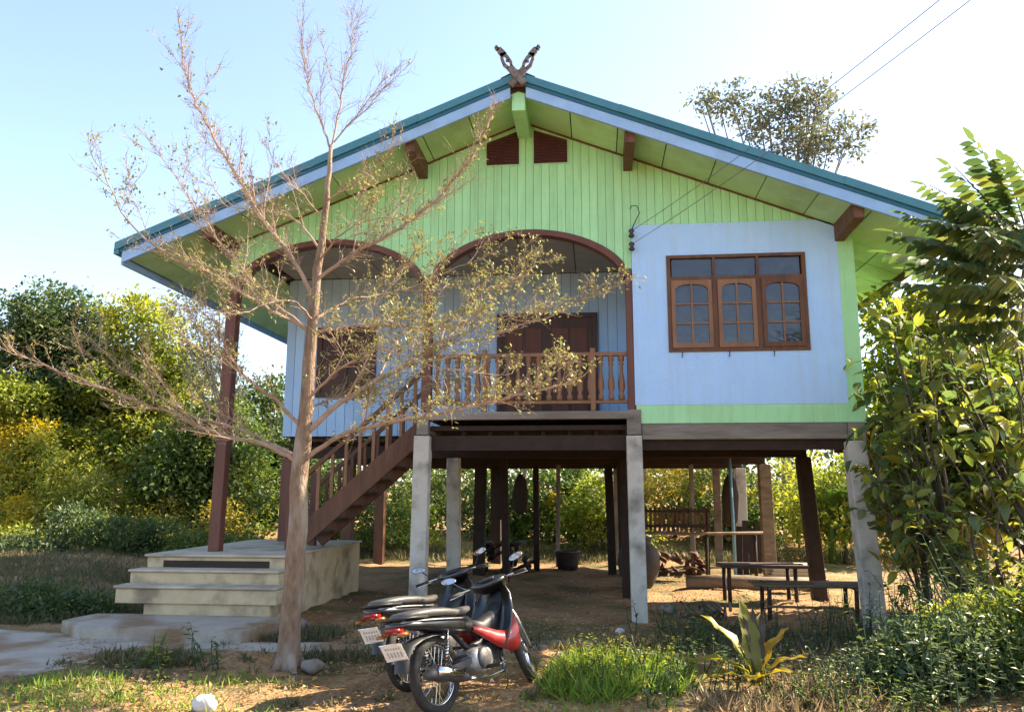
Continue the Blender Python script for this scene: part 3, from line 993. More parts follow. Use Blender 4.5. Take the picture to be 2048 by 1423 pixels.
def torus(b, c, Rr, r, n=36, m=10, ax='y', sq=1.0):
    o = len(b.v)
    for i in range(n):
        t = 2 * math.pi * i / n
        for j in range(m):
            p = 2 * math.pi * j / m
            q = Rr + r * math.cos(p)
            b.v.append((c[0] + q * math.cos(t), c[1] + r * sq * math.sin(p), c[2] + q * math.sin(t)))
    for i in range(n):
        for j in range(m):
            b.f.append((o + i * m + j, o + ((i + 1) % n) * m + j, o + ((i + 1) % n) * m + (j + 1) % m, o + i * m + (j + 1) % m))
    return b


def strip_xz(b, pts, w, t):
    """curved sheet: profile pts (x,z, half width) swept over its width, thickness t"""
    o = len(b.v)
    for i, (x, z, hw) in enumerate(pts):
        a = pts[max(0, i - 1)]
        c = pts[min(len(pts) - 1, i + 1)]
        d = Vector((c[0] - a[0], c[1] - a[1])).normalized()
        n_ = Vector((-d.y, d.x))
        for k in (-1, -.6, 0, .6, 1):
            drop = abs(k) ** 3 * w
            for s in (0, t):
                b.v.append((x + n_.x * (s - drop), k * hw, z + n_.y * (s - drop)))
    m = 10
    for i in range(len(pts) - 1):
        for k in range(4):
            p = o + i * m + k * 2
            q = p + m
            b.f.append((p, p + 2, q + 2, q))
            b.f.append((p + 1, q + 1, q + 3, p + 3))
        for k in (0, 8):
            p = o + i * m + k
            b.f.append((p, p + m, p + m + 1, p + 1))
    return b


def motorcycle(label, loc, heading, lean, steer, accent):
    B = thing('motorcycle', label, 'motorcycle', loc, 'motorcycles parked in the yard')
    B.rotation_mode = 'QUATERNION'
    q = Matrix.Rotation(heading, 3, 'Z') @ Matrix.Rotation(-lean, 3, 'X')
    B.rotation_quaternion = q.to_quaternion()
    # steering: axis through the head, raked back
    hp = Vector((1.02, 0, .72))
    axd = Vector((-.44, 0, .90)).normalized()
    SM = Matrix.Translation(hp) @ Matrix.Rotation(steer, 4, axd) @ Matrix.Translation(-hp)
    I = Matrix.Identity(4)

    def wheel(x, M, drum):
        ty = torus(MB(), (x, 0, .28), .245, .038).xf(M).build('wheel', 'tyre_rubber', B, True)
        rim = torus(MB(), (x, 0, .28), .213, .014, 36, 6, sq=1.6).xf(M).build('rim', 'chrome', ty, True)
        hb = MB().lathe([(0, -.05), (drum, -.05), (drum, -.03), (.03, -.025), (.03, .03), (drum * .8, .035), (drum * .8, .05), (0, .05)], 18, (x, 0, .28), 'y').xf(M)
        hb.build('hub', 'cast_alloy', ty, True)
        sp = MB()
        for k in range(28):
            a = 2 * math.pi * k / 28
            a2 = a + (.35 if k % 2 else -.35)
            sy = .03 if (k // 2) % 2 else -.03
            sp.tube([(x + .035 * math.cos(a2), sy, .28 + .035 * math.sin(a2)), (x + .205 * math.cos(a), 0, .28 + .205 * math.sin(a))], .0022, 4, False)
        sp.xf(M).build('spokes', 'chrome', ty)

    wheel(0, I, .062)
    wheel(1.215, SM, .055)
    # rear frame, swing arm, shocks, chain guard
    for y in (-.085, .085):
        MB().beam((-.03, y, .28), (.50, y * .9, .33), .028, .05).build('swing_arm', 'engine_dark', B)
        b = MB().tube([(.02, y * 1.15, .30), (.10, y * 1.15, .62)], .013, 8)
        so = b.build('shock_absorber', 'chrome', B, True)
        cp = MB()
        for k in range(8):
            torus(cp, (0, 0, 0), .024, .005, 10, 4)
            c0 = Vector((.035 + .05 * k / 8, y * 1.15, .36 + .2 * k / 8))
            for j in range(len(cp.v) - 40, len(cp.v)):
                v = Vector(cp.v[j])
                cp.v[j] = (c0.x + v.x, c0.y + v.z, c0.z + v.y)
        cp.build('spring', 'steel_rod', so, True)
    MB().box((-.02, .095, .34), (.45, .12, .42)).build('chain_guard', 'bike_plastic', B, bevel=.015)
    MB().tube([(.98, 0, .80), (.86, 0, .62), (.62, 0, .42), (.45, 0, .40), (.30, 0, .55), (.10, 0, .66), (-.25, 0, .72)], .025, 8).build('frame', 'bike_plastic', B, True)
    # seat
    seat = MB().loft([((-.36, 0, .800), (0, .05, 0), (0, 0, .020)), ((-.30, 0, .812), (0, .115, 0), (0, 0, .036)), ((-.1, 0, .805), (0, .135, 0), (0, 0, .045)),
                      ((.10, 0, .785), (0, .13, 0), (0, 0, .045)), ((.24, 0, .758), (0, .115, 0), (0, 0, .042)), ((.38, 0, .752), (0, .095, 0), (0, 0, .040)), ((.50, 0, .765), (0, .05, 0), (0, 0, .03))], 18, 2.8)
    seat.build('seat', 'seat_vinyl', B, True)
    MB().tube([(-.16, -.125, .775), (-.34, -.125, .79), (-.43, -.07, .80), (-.43, .07, .80), (-.34, .125, .79), (-.16, .125, .775)], .012, 8).build('grab_rail', 'bike_plastic', B, True)
    # tail body
    MB().loft([((-.44, 0, .742), (0, .05, 0), (0, 0, .018)), ((-.34, 0, .735), (0, .10, 0), (0, 0, .036)), ((-.15, 0, .712), (0, .128, 0), (0, 0, .058)), ((.08, 0, .675), (0, .135, 0), (0, 0, .08)),
               ((.28, 0, .64), (0, .118, 0), (0, 0, .085)), ((.46, 0, .615), (0, .08, 0), (0, 0, .085))], 16, 2.8).build('tail_fairing', 'bike_black', B, True)
    for s in (-1, 1):
        # bright line along the fairing and the coloured lower panel
        MB().tube([(-.40, s * .072, .760), (-.15, s * .136, .742), (.10, s * .140, .712), (.30, s * .124, .690)], .007, 6).build('trim_line', 'cast_alloy', B, True)
        pan = MB()
        prof = [(.40, .59, .55, .115), (.50, .575, .49, .12), (.60, .545, .42, .13), (.70, .50, .36, .145), (.80, .48, .32, .165), (.88, .52, .30, .178), (.935, .64, .32, .188)]
        o = 0
        for x, zt, zb, yy in prof:
            pan.v += [(x, s * yy, zt), (x, s * (yy + .018), (zt + zb) / 2), (x, s * yy, zb), (x, s * (yy - .012), zt), (x, s * (yy - .012), zb)]
        for i in range(len(prof) - 1):
            p = i * 5
            for a_, b_ in ((0, 1), (1, 2), (2, 4), (4, 3), (3, 0)):
                pan.f.append((p + a_, p + b_, p + 5 + b_, p + 5 + a_))
        tag(pan.build('side_panel', accent, B, True))
    # tail light, indicators, rear fender, plate
    MB().loft([((-.455, 0, .712), (0, .035, 0), (0, 0, .012)), ((-.44, 0, .705), (0, .06, 0), (0, 0, .028)), ((-.38, 0, .695), (0, .075, 0), (0, 0, .035))], 14, 3).build('tail_light', 'lens_red', B, True)
    for s in (-1, 1):
        MB().loft([((-.47, s * .10, .665), (0, .02, 0), (0, 0, .015)), ((-.44, s * .115, .665), (0, .03, 0), (0, 0, .016)), ((-.39, s * .10, .665), (0, .025, 0), (0, 0, .018))], 10).build('indicator', 'lens_amber', B, True)
    fe = strip_xz(MB(), [(.16, .56, .07), (.08, .60, .075), (-.05, .615, .075), (-.18, .60, .075), (-.30, .56, .075), (-.37, .47, .07), (-.41, .36, .065)][::-1], .03, .006)
    fe.build('rear_fender', 'bike_plastic', B, True)
    pl = MB().beam((-.46, 0, .59), (-.405, 0, .455), .19, .006, hint=(1, 0, .2)).build('license_plate', 'plate_white', B)
    mk = MB()          # worn, unreadable print on the plate
    for row, (f0, f1, n_) in enumerate(((.18, .34, 6), (.46, .84, 5))):
        for k in range(n_):
            w_ = .15 / n_
            y_ = -.075 + k * .15 / n_
            p0 = Vector((-.46, 0, .59)).lerp(Vector((-.405, 0, .455)), f0) + Vector((-.0045, 0, -.0018))
            p1 = Vector((-.46, 0, .59)).lerp(Vector((-.405, 0, .455)), f1) + Vector((-.0045, 0, -.0018))
            mk.add([(p0.x, y_, p0.z), (p0.x, y_ + w_ * .6, p0.z), (p1.x, y_ + w_ * .6, p1.z), (p1.x, y_, p1.z)], [(0, 1, 2, 3)])
    mk.build('plate_print', 'plate_mark', pl)['kind'] = 'stuff'
    MB().tube([(-.466, -.098, .595), (-.466, .098, .595), (-.401, .098, .45), (-.401, -.098, .45), (-.466, -.098, .595)], .005, 5, False).build('plate_border', 'chrome', pl)
    # engine, exhaust, foot pegs
    MB().loft([((.36, 0, .30), (0, .10, 0), (0, 0, .075)), ((.46, 0, .30), (0, .125, 0), (0, 0, .105)), ((.60, 0, .30), (0, .12, 0), (0, 0, .105)), ((.68, 0, .31), (0, .08, 0), (0, 0, .08))], 18, 3).build('crankcase', 'cast_alloy', B, True)
    MB().lathe([(0, -.135), (.07, -.135), (.085, -.12), (.085, -.05)], 20, (.50, 0, .31), 'y').build('clutch_cover', 'engine_dark', B, True)
    fins = MB()
    for k in range(7):
        x = .68 + k * .026
        fins.box((x, -.075, .27), (x + .011, .075, .40))
    fins.build('cylinder_fins', 'engine_dark', B)
    MB().box((.66, -.05, .285), (.87, .05, .385)).build('cylinder', 'cast_alloy', B, bevel=.015)
    MB().tube([(.84, -.02, .29), (.86, -.05, .22), (.78, -.09, .17), (.55, -.11, .16), (.33, -.125, .185), (.2, -.13, .21)], .016, 8).build('exhaust_pipe', 'chrome', B, True)
    mf = MB().tube([(.24, -.135, .205), (.18, -.137, .22), (.12, -.14, .235), (-.24, -.155, .31), (-.29, -.157, .32)], [.02, .034, .042, .042, .028], 14).build('muffler', 'engine_dark', B, True)
    MB().tube([(.10, -.178, .262), (-.20, -.196, .325)], [.022, .022], 8, squash=1.6).build('heat_shield', 'chrome', mf, True)
    for s in (-1, 1):
        MB().tube([(.50, s * .09, .24), (.50, s * .25, .25)], .016, 8).build('foot_peg', 'tyre_rubber', B, True)
        MB().tube([(.14, s * .09, .36), (.14, s * .22, .38)], .013, 8).build('rear_peg', 'tyre_rubber', B, True)
    MB().tube([(.50, -.16, .25), (.64, -.165, .235), (.72, -.165, .25)], .010, 6).build('brake_pedal', 'chrome', B, True)
    MB().tube([(.42, .10, .22), (.34, .30, .02), (.30, .34, .012)], .011, 6).build('side_stand', 'steel_rod', B, True)
    # leg shield and inner cover
    ls = MB()
    prof = [(.78, .33, .15, .13), (.86, .42, .19, .16), (.93, .56, .21, .17), (.97, .70, .20, .15), (.985, .84, .165, .11), (.96, .93, .11, .06)]
    for x, z, hw, bend in prof:
        for k in (-1, -.75, -.4, 0, .4, .75, 1):
            ls.v.append((x + .09 - bend * abs(k) ** 1.6, k * hw, z))
        for k in (-1, -.75, -.4, 0, .4, .75, 1):
            ls.v.append((x + .07 - bend * abs(k) ** 1.6, k * hw * .97, z))
    for i in range(len(prof) - 1):
        p = i * 14
        for k in range(6):
            ls.f.append((p + k, p + k + 1, p + 15 + k, p + 14 + k))
            ls.f.append((p + 7 + k, p + 21 + k, p + 22 + k, p + 8 + k))
        ls.f.append((p, p + 14, p + 21, p + 7))
        ls.f.append((p + 6, p + 13, p + 27, p + 20))
    ls.build('leg_shield', 'bike_black', B, True)
    MB().loft([((.50, 0, .60), (0, .05, 0), (0, 0, .06)), ((.66, 0, .54), (0, .06, 0), (0, 0, .085)), ((.80, 0, .57), (0, .075, 0), (0, 0, .12)), ((.92, 0, .70), (0, .08, 0), (.05, 0, .12)), ((.97, 0, .85), (0, .06, 0), (.05, 0, .05))], 14, 2.6).build('centre_cover', 'bike_plastic', B, True)
    # steered parts
    fk = MB()
    for s in (-1, 1):
        fk.tube([(1.215, s * .075, .28), (1.10, s * .075, .55), (1.05, s * .07, .66)], [.024, .024, .018], 10)
    fk.xf(SM).build('front_fork', 'cast_alloy', B, True)
    ff = []
    for k in range(9):
        a = R(20 + 150 * k / 8)
        ff.append((1.215 + .31 * math.cos(a) * 1.0, .28 + .31 * math.sin(a), .062 if 0 < k < 8 else .05))
    strip_xz(MB(), ff[::-1], .035, .006).xf(SM).build('front_fender', accent, B, True)
    MB().loft([((.84, 0, .965), (0, .09, 0), (0, 0, .025)), ((.91, 0, .985), (0, .17, 0), (0, 0, .05)), ((.99, 0, .97), (0, .165, 0), (0, 0, .075)), ((1.07, 0, .945), (0, .13, 0), (0, 0, .08)), ((1.13, 0, .92), (0, .075, 0), (0, 0, .055))], 18, 2.5).xf(SM).build('handlebar_cowl', 'bike_black', B, True)
    MB().loft([((.85, 0, 1.0), (0, .06, 0), (.02, 0, .0)), ((.90, 0, 1.035), (0, .075, 0), (.02, 0, .004)), ((.965, 0, 1.04), (0, .06, 0), (.01, 0, 0.004))], 12).xf(SM).build('instrument_panel', 'bike_plastic', B, True)
    MB().loft([((1.06, 0, .935), (0, .095, 0), (0, 0, .06)), ((1.13, 0, .93), (0, .085, 0), (0, 0, .055)), ((1.155, 0, .925), (0, .05, 0), (0, 0, .035))], 16, 2.5).xf(SM).build('headlight', 'plate_white', B, True)
    MB().tube([(.80, -.33, .97), (.93, -.2, .985), (.96, 0, .965), (.93, .2, .985), (.80, .33, .97)], .012, 8).xf(SM).build('handlebar', 'chrome', B, True)
    for s in (-1, 1):
        MB().tube([(.86, s * .25, .976), (.785, s * .35, .966)], .018, 10).xf(SM).build('grip', 'tyre_rubber', B, True)
        MB().tube([(.92, s * .22, .975), (.95, s * .25, .965), (.87, s * .36, .95)], .006, 6).xf(SM).build('lever', 'chrome', B, True)
        st = MB().tube([(.91, s * .20, .99), (.92, s * .24, 1.03), (.90, s * .29, 1.11), (.895, s * .31, 1.13)], .006, 6).xf(SM).build('mirror_stem', 'bike_plastic', B, True)
        hd = MB().loft([((.915, s * .315, 1.14), (0, .03, .004 * s), (0, 0, .02)), ((.905, s * .315, 1.14), (0, .062, .012 * s), (.018, 0, .034)), ((.885, s * .315, 1.14), (0, .068, .014 * s), (.018, 0, .038))], 16, 2.3).xf(SM)
        hd.build('mirror', 'bike_plastic', st, True)
        MB().loft([((.884, s * .315, 1.14), (0, .062, .012 * s), (.016, 0, .034)), ((.882, s * .315, 1.14), (0, .060, .012 * s), (.016, 0, .032))], 16, 2.3).xf(SM).build('mirror_glass', 'mirror_glass', st)
    cb_ = MB()
    for s in (-1, 1):
        cb_.tube([(.93, s * .21, .97), (1.02, s * .16, .99), (1.10, s * .09, .93), (1.12, s * .07, .78), (1.14, s * .08, .5)], .005, 5)
    cb_.xf(SM).build('control_cable', 'cable_black', B, True)
    # low-slung proportions above the axles
    for o in B.children_recursive:
        if o.name.split('.')[0] in ('wheel', 'rim', 'hub', 'spokes'):
            continue
        for v in o.data.vertices:
            if v.co.z > .45:
                v.co.z = .45 + (v.co.z - .45) * .8
    B.scale = (.95, .95, .95)
    return B


motorcycle('black and red motorcycle nearest the camera, its rear wheel at the bottom edge', (-.20, -4.40, .012), R(64), R(12), R(30), 'bike_red')
motorcycle('black motorcycle behind the black and red one, closer to the house', (-.56, -3.76, .012), R(68), R(11), R(20), 'bike_black')


# ------------------------------------------------------------------ things under and beside the house
jar = thing('water_jar', 'large rounded clay water jar standing behind the middle front post', 'jar', (1.60, 3.6, .0))
jar.scale = (.85, .85, .85)
MB().lathe([(0, 0), (.22, 0), (.27, .05), (.38, .28), (.42, .48), (.39, .68), (.30, .82), (.235, .88), (.235, .91), (.27, .93), (.27, .97), (.24, .975), (.21, .93), (.21, .86), (.26, .80), (.0, .70)], 28).build('body', 'clay_jar', jar, True)
MB().lathe([(0, 1.0), (.10, 1.0), (.27, .985), (.275, .976), (.25, .975), (0, .976)], 24).build('lid', 'grey_wood', jar, True)

# slatted rail fence / rack between the posts
rk = thing('slatted_rack', 'dark slatted wooden rack under a long horizontal pole beneath the room', 'rack', (2.4, 4.6, 0))
MB().tube([(-.9, 0, .86), (.3, .02, .84), (1.45, .0, .87)], [.03, .028, .024], 8).build('pole', 'grey_log', rk, True)
for x in (-.75, .45, 1.3):
    MB().tube([(x, .02, -.05), (x + .01, .02, .83)], .03, 8).build('leg', 'dark_wood', rk, True)
MB().box((-.8, .05, .95), (.55, .09, 1.0)).build('rail', 'dark_wood', rk)
MB().box((-.8, .05, 1.22), (.55, .09, 1.26)).build('rail', 'dark_wood', rk)
for i in range(17):
    x = -.78 + i * .08
    MB().box((x, .091, .88 + rnd.uniform(-.02, .02)), (x + .05, .11, 1.3 + rnd.uniform(-.02, .02))).build('slat', 'brown_wood', rk)
for x in (-.7, .45):
    MB().box((x, .112, -.05), (x + .07, .18, 1.28)).build('upright', 'dark_wood', rk)

# bamboo bench
bb = thing('bamboo_bench', 'low bench of thin bamboo poles in the sunlight by the right front post', 'bench', (3.55, .55, 0))
for i in range(6):
    y = -.25 + i * .1
    MB().tube([(-.62 + rnd.uniform(-.06, .03), y, .42 + rnd.uniform(-.01, .01)), (0, y + .01, .415), (.75 + rnd.uniform(0, .25), y + rnd.uniform(-.02, .02), .42)], .019, 8).build('pole', 'bamboo', bb, True)
for x in (-.5, .55):
    MB().tube([(x, -.3, .385), (x + .01, .32, .385)], .02, 8).build('cross_pole', 'bamboo', bb, True)
    for y in (-.22, .24):
        MB().tube([(x + rnd.uniform(-.02, .02), y, -.05), (x, y, .43)], .028, 8).build('leg', 'dark_wood', bb, True)
MB().tube([(-.55, -.24, .17), (.5, -.24, .16)], .016, 8).build('stretcher', 'bamboo', bb, True)

tb = thing('plank_table', 'rough dark plank table on four stakes behind the bamboo bench', 'table', (3.25, 2.1, 0))
for i in range(4):
    MB().box((-.55 + rnd.uniform(-.05, .05), -.3 + i * .15, .50), (.62 + rnd.uniform(-.05, .05), -.16 + i * .15, .535 + rnd.uniform(0, .006))).build('plank', 'floor_wood', tb)
for x in (-.45, .48):
    for y in (-.24, .24):
        MB().tube([(x, y, -.05), (x, y, .499)], .03, 7).build('leg', 'dark_wood', tb, True)

lg = MB().tube([(-1.0, .0, .13), (-.4, .03, .15), (.3, -.01, .13), (1.1, .04, .14)], [.10, .115, .105, .09], 12).build('fallen_log', 'grey_log', None, True)
lg.location = (3.35, 3.35, .0)
tag(lg, 'long weathered log lying on the ground beneath the room', 'log')

pp = thing('plank_pile', 'small pile of pale sawn planks beside the rear right posts', 'planks', (4.25, 4.2, .0))
for k in range(5):
    for j in range(3):
        MB().box((-.45 + rnd.uniform(-.06, .06), -.3 + j * .2, .10 + k * .055), (.45 + rnd.uniform(-.06, .06), -.12 + j * .2, .15 + k * .055)).build('plank', 'pale_plank', pp)
for x in (-.3, .25):
    MB().box((x, -.3, -.02), (x + .08, .3, .099)).build('bearer', 'dark_wood', pp)

vp = MB().tube([(3.42, 5.1, -.05), (3.42, 5.1, 1.0), (3.40, 5.1, 2.2)], .032, 10).build('water_pipe', 'blue_pipe', None, True)
tag(vp, 'thin pale blue plastic pipe rising beside the rear posts', 'pipe')
sk = thing('concrete_block_stack', 'dark stack of old boards leaning against the rear right posts', 'boards', (4.0, 6.0, 0))
for k in range(5):
    MB().beam((-.35 + k * .12, .0, -.02), (-.30 + k * .12, .16, 1.0 + rnd.uniform(-.15, .15)), .11, .03, hint=(0, 1, 0)).build('board', 'dark_wood', sk)
sk.name = 'board_stack'


def stick_heap(label, loc, n, ln, r, seed, m, name='firewood_stack', wid=.5, rows=5):
    g = random.Random(seed)
    t = thing(name, label, 'firewood', loc)
    for k in range(n):
        row = k * rows // n
        x = g.uniform(-wid, wid) * (1 - row * .1)
        z = r * 1.1 + row * r * 1.9
        dx = g.uniform(-.12, .12)
        MB().tube([(x, -ln / 2 + g.uniform(-.08, .08), z), (x + dx * .5, 0, z + g.uniform(-.01, .02)), (x + dx, ln / 2 + g.uniform(-.08, .08), z)], [r * g.uniform(.7, 1.1)] * 3, 7).build('stick', m, t, True)
    return t


stick_heap('heap of dark firewood between the black posts under the porch', (-1.0, 6.3, .0), 36, .9, .05, 3, 'dark_wood', wid=.75, rows=6)
stick_heap('low heap of brown firewood behind the water jar', (2.3, 6.4, .0), 30, .9, .05, 4, 'brown_wood', wid=.8, rows=4)
stick_heap('small heap of branches on the sunny dirt left of the bamboo bench', (2.3, .7, .0), 16, .7, .022, 6, 'grey_log', wid=.35, rows=3)


def basket(label, loc, r, h, m):
    t = thing('basket', label, 'basket', loc)
    MB().lathe([(0, 0), (r * .75, 0), (r * .85, h * .3), (r, h), (r * .93, h), (r * .8, h * .35), (0, .03)], 18).build('body', m, t, True)
    torus(MB(), (0, 0, 0), r, .015, 20, 6).xf(Matrix.Translation((0, 0, h)) @ Matrix.Rotation(R(90), 4, 'X')).build('rim', 'bamboo', t, True)
    return t


basket('dark woven basket on the ground right of the black posts under the porch', (.3, 6.6, .0), .26, .38, 'dark_wood')
# sacks hanging from the floor beams
for i_, (x, y, lab) in enumerate(((-.55, 5.25, 'dark cloth bundle hanging from the beam left of the middle of the porch floor'), (-.95, 5.3, 'dark cloth bundle hanging beside the rear black post'), (3.4, 5.2, 'dark cloth bundle hanging above the right end of the pole'))):
    t = thing('hanging_bundle', lab, 'bundle', (x, y, 2.1), 'bundles hanging under the floor')
    MB().tube([(0, 0, 0), (0, 0, -.2)], .01, 5).build('rope', 'dark_joint', t)
    g_ = random.Random(i_ + 40)
    MB().loft([((0, 0, -.18), (.03, 0, 0), (0, .03, 0)), ((.01, 0, -.3), (.11, 0, 0), (0, .09, 0)), ((0, 0, -.6), (.16, 0, 0), (0, .12, 0)), ((-.01, 0, -.85 - .1 * i_), (.13, 0, 0), (0, .1, 0)), ((0, 0, -.95 - .1 * i_), (.05, 0, 0), (0, .04, 0))], 12).build('cloth', 'dark_joint', t, True)
# extra props and slim poles under the floor
for x, y, m_, w_ in ((-.75, 4.2, 'dark_wood', .13), (-.35, 6.6, 'dark_wood', .12), (1.15, 5.6, 'dark_wood', .16), (3.55, 7.9, 'grey_log', .15), (2.9, 6.9, 'bark_grey', .09), (.1, 7.2, 'bark_grey', .08)):
    post(x, y, 2.29, w_, m_, (rnd.uniform(-.06, .06), 0))


def rock(name, p, r, m, label, seed, sq=.7):
    q = random.Random(seed)
    b = MB()
    n, k = 12, 7
    for i in range(k + 1):
        th = math.pi * i / k
        for j in range(n):
            ph = 2 * math.pi * j / n
            rr = r * (1 + .22 * math.sin(3 * ph + seed) * math.sin(th) + q.uniform(-.10, .10))
            b.v.append((rr * math.sin(th) * math.cos(ph), rr * math.sin(th) * math.sin(ph), rr * sq * math.cos(th)))
    for i in range(k):
        for j in range(n):
            b.f.append((i * n + j, (i + 1) * n + j, (i + 1) * n + (j + 1) % n, i * n + (j + 1) % n))
    o = b.build(name, m, None, True)
    o.location = (p[0], p[1], p[2] + r * sq * .55)
    return tag(o, label, 'stone')


rock('stone', (-1.93, -4.42, .0), .085, 'white_stone', 'whitish stone at the bottom edge left of the motorcycles', 3, .8)
rock('stone', (-1.62, -3.06, .0), .10, 'stone', 'grey stone against the foot of the bare tree trunk', 5, .6)
rock('stone', (-2.55, -1.1, .0), .16, 'stone', 'dark stone beside the right end of the lowest step', 8, .6)
rock('stone', (1.15, -.85, .0), .05, 'white_stone', 'small white pebble on the dirt left of the middle front post', 9, .8)
rock('stone', (1.85, .9, .0), .12, 'stone', 'brown stone on the dirt just right of the middle front post', 12, .6)


# ------------------------------------------------------------------ vegetation helpers
def smooth(pts, n=4):
    """Catmull-Rom through the way points"""
    P = [np.array(p, float) for p in pts]
    P = [2 * P[0] - P[1]] + P + [2 * P[-1] - P[-2]]
    out = []
    for i in range(1, len(P) - 2):
        for k in range(n):
            t = k / n
            a, b, c, d = P[i - 1], P[i], P[i + 1], P[i + 2]
            out.append(.5 * ((2 * b) + (c - a) * t + (2 * a - 5 * b + 4 * c - d) * t * t + (3 * b - a - 3 * c + d) * t ** 3))
    out.append(P[-2])
    return out


class Leafset:
    def __init__(self):
        self.P, self.D, self.N, self.L, self.W, self.T = [], [], [], [], [], []

    def add(self, p, d, n, l, w, t):
        self.P.append(p)
        self.D.append(d)
        self.N.append(n)
        self.L.append(l)
        self.W.append(w)
        self.T.append(t)

    def build(self, name, m, parent, **k):
        return leaves(name, m, np.array(self.P), np.array(self.D), np.array(self.N), np.array(self.L), np.array(self.W), np.array(self.T), parent, **k)


def rdir(q):
    v = np.array([q.gauss(0, 1), q.gauss(0, 1), q.gauss(0, 1)])
    return v / (np.linalg.norm(v) + 1e-9)


# ------------------------------------------------------------------ the tiered tree in front of the house
TB = np.array((-1.87, -3.0, -.03))
tree = thing('tiered_tree', 'thin tan tree with tiered bare branches and sparse olive leaves before the house', 'tree', tuple(TB))
q = random.Random(21)
trunk_pts = [(-1.87, -3.00, -0.02), (-1.87, -3.00, 0.19), (-1.85, -3.00, 0.67), (-1.84, -3.00, 1.21), (-1.84, -3.00, 1.80), (-1.81, -3.00, 2.27), (-1.80, -3.00, 2.80), (-1.79, -3.00, 3.19), (-1.76, -3.00, 3.69), (-1.72, -3.00, 4.10), (-1.69, -3.00, 4.56), (-1.68, -3.00, 4.98)]
trunk_r = [.118, .100, .092, .088, .084, .066, .056, .050, .041, .034, .026, .018]
tp = smooth(trunk_pts, 3)
tr_ = np.interp(np.linspace(0, 1, len(tp)), np.linspace(0, 1, len(trunk_r)), trunk_r)
b = MB().tube([tuple(np.array(p) - TB + np.array((q.uniform(-.006, .006), q.uniform(-.006, .006), 0))) for p in tp], list(tr_ * np.array([q.uniform(.95, 1.06) for _ in tp])), 14)
for k in range(5):        # root flare
    a = k * 1.26 + .4
    b.tube([(.05 * math.cos(a), .05 * math.sin(a), .16), (.12 * math.cos(a), .12 * math.sin(a), .05), (.20 * math.cos(a), .20 * math.sin(a), -.02)], [.055, .04, .015], 8)
b.build('trunk', 'bark_tan', tree, True)

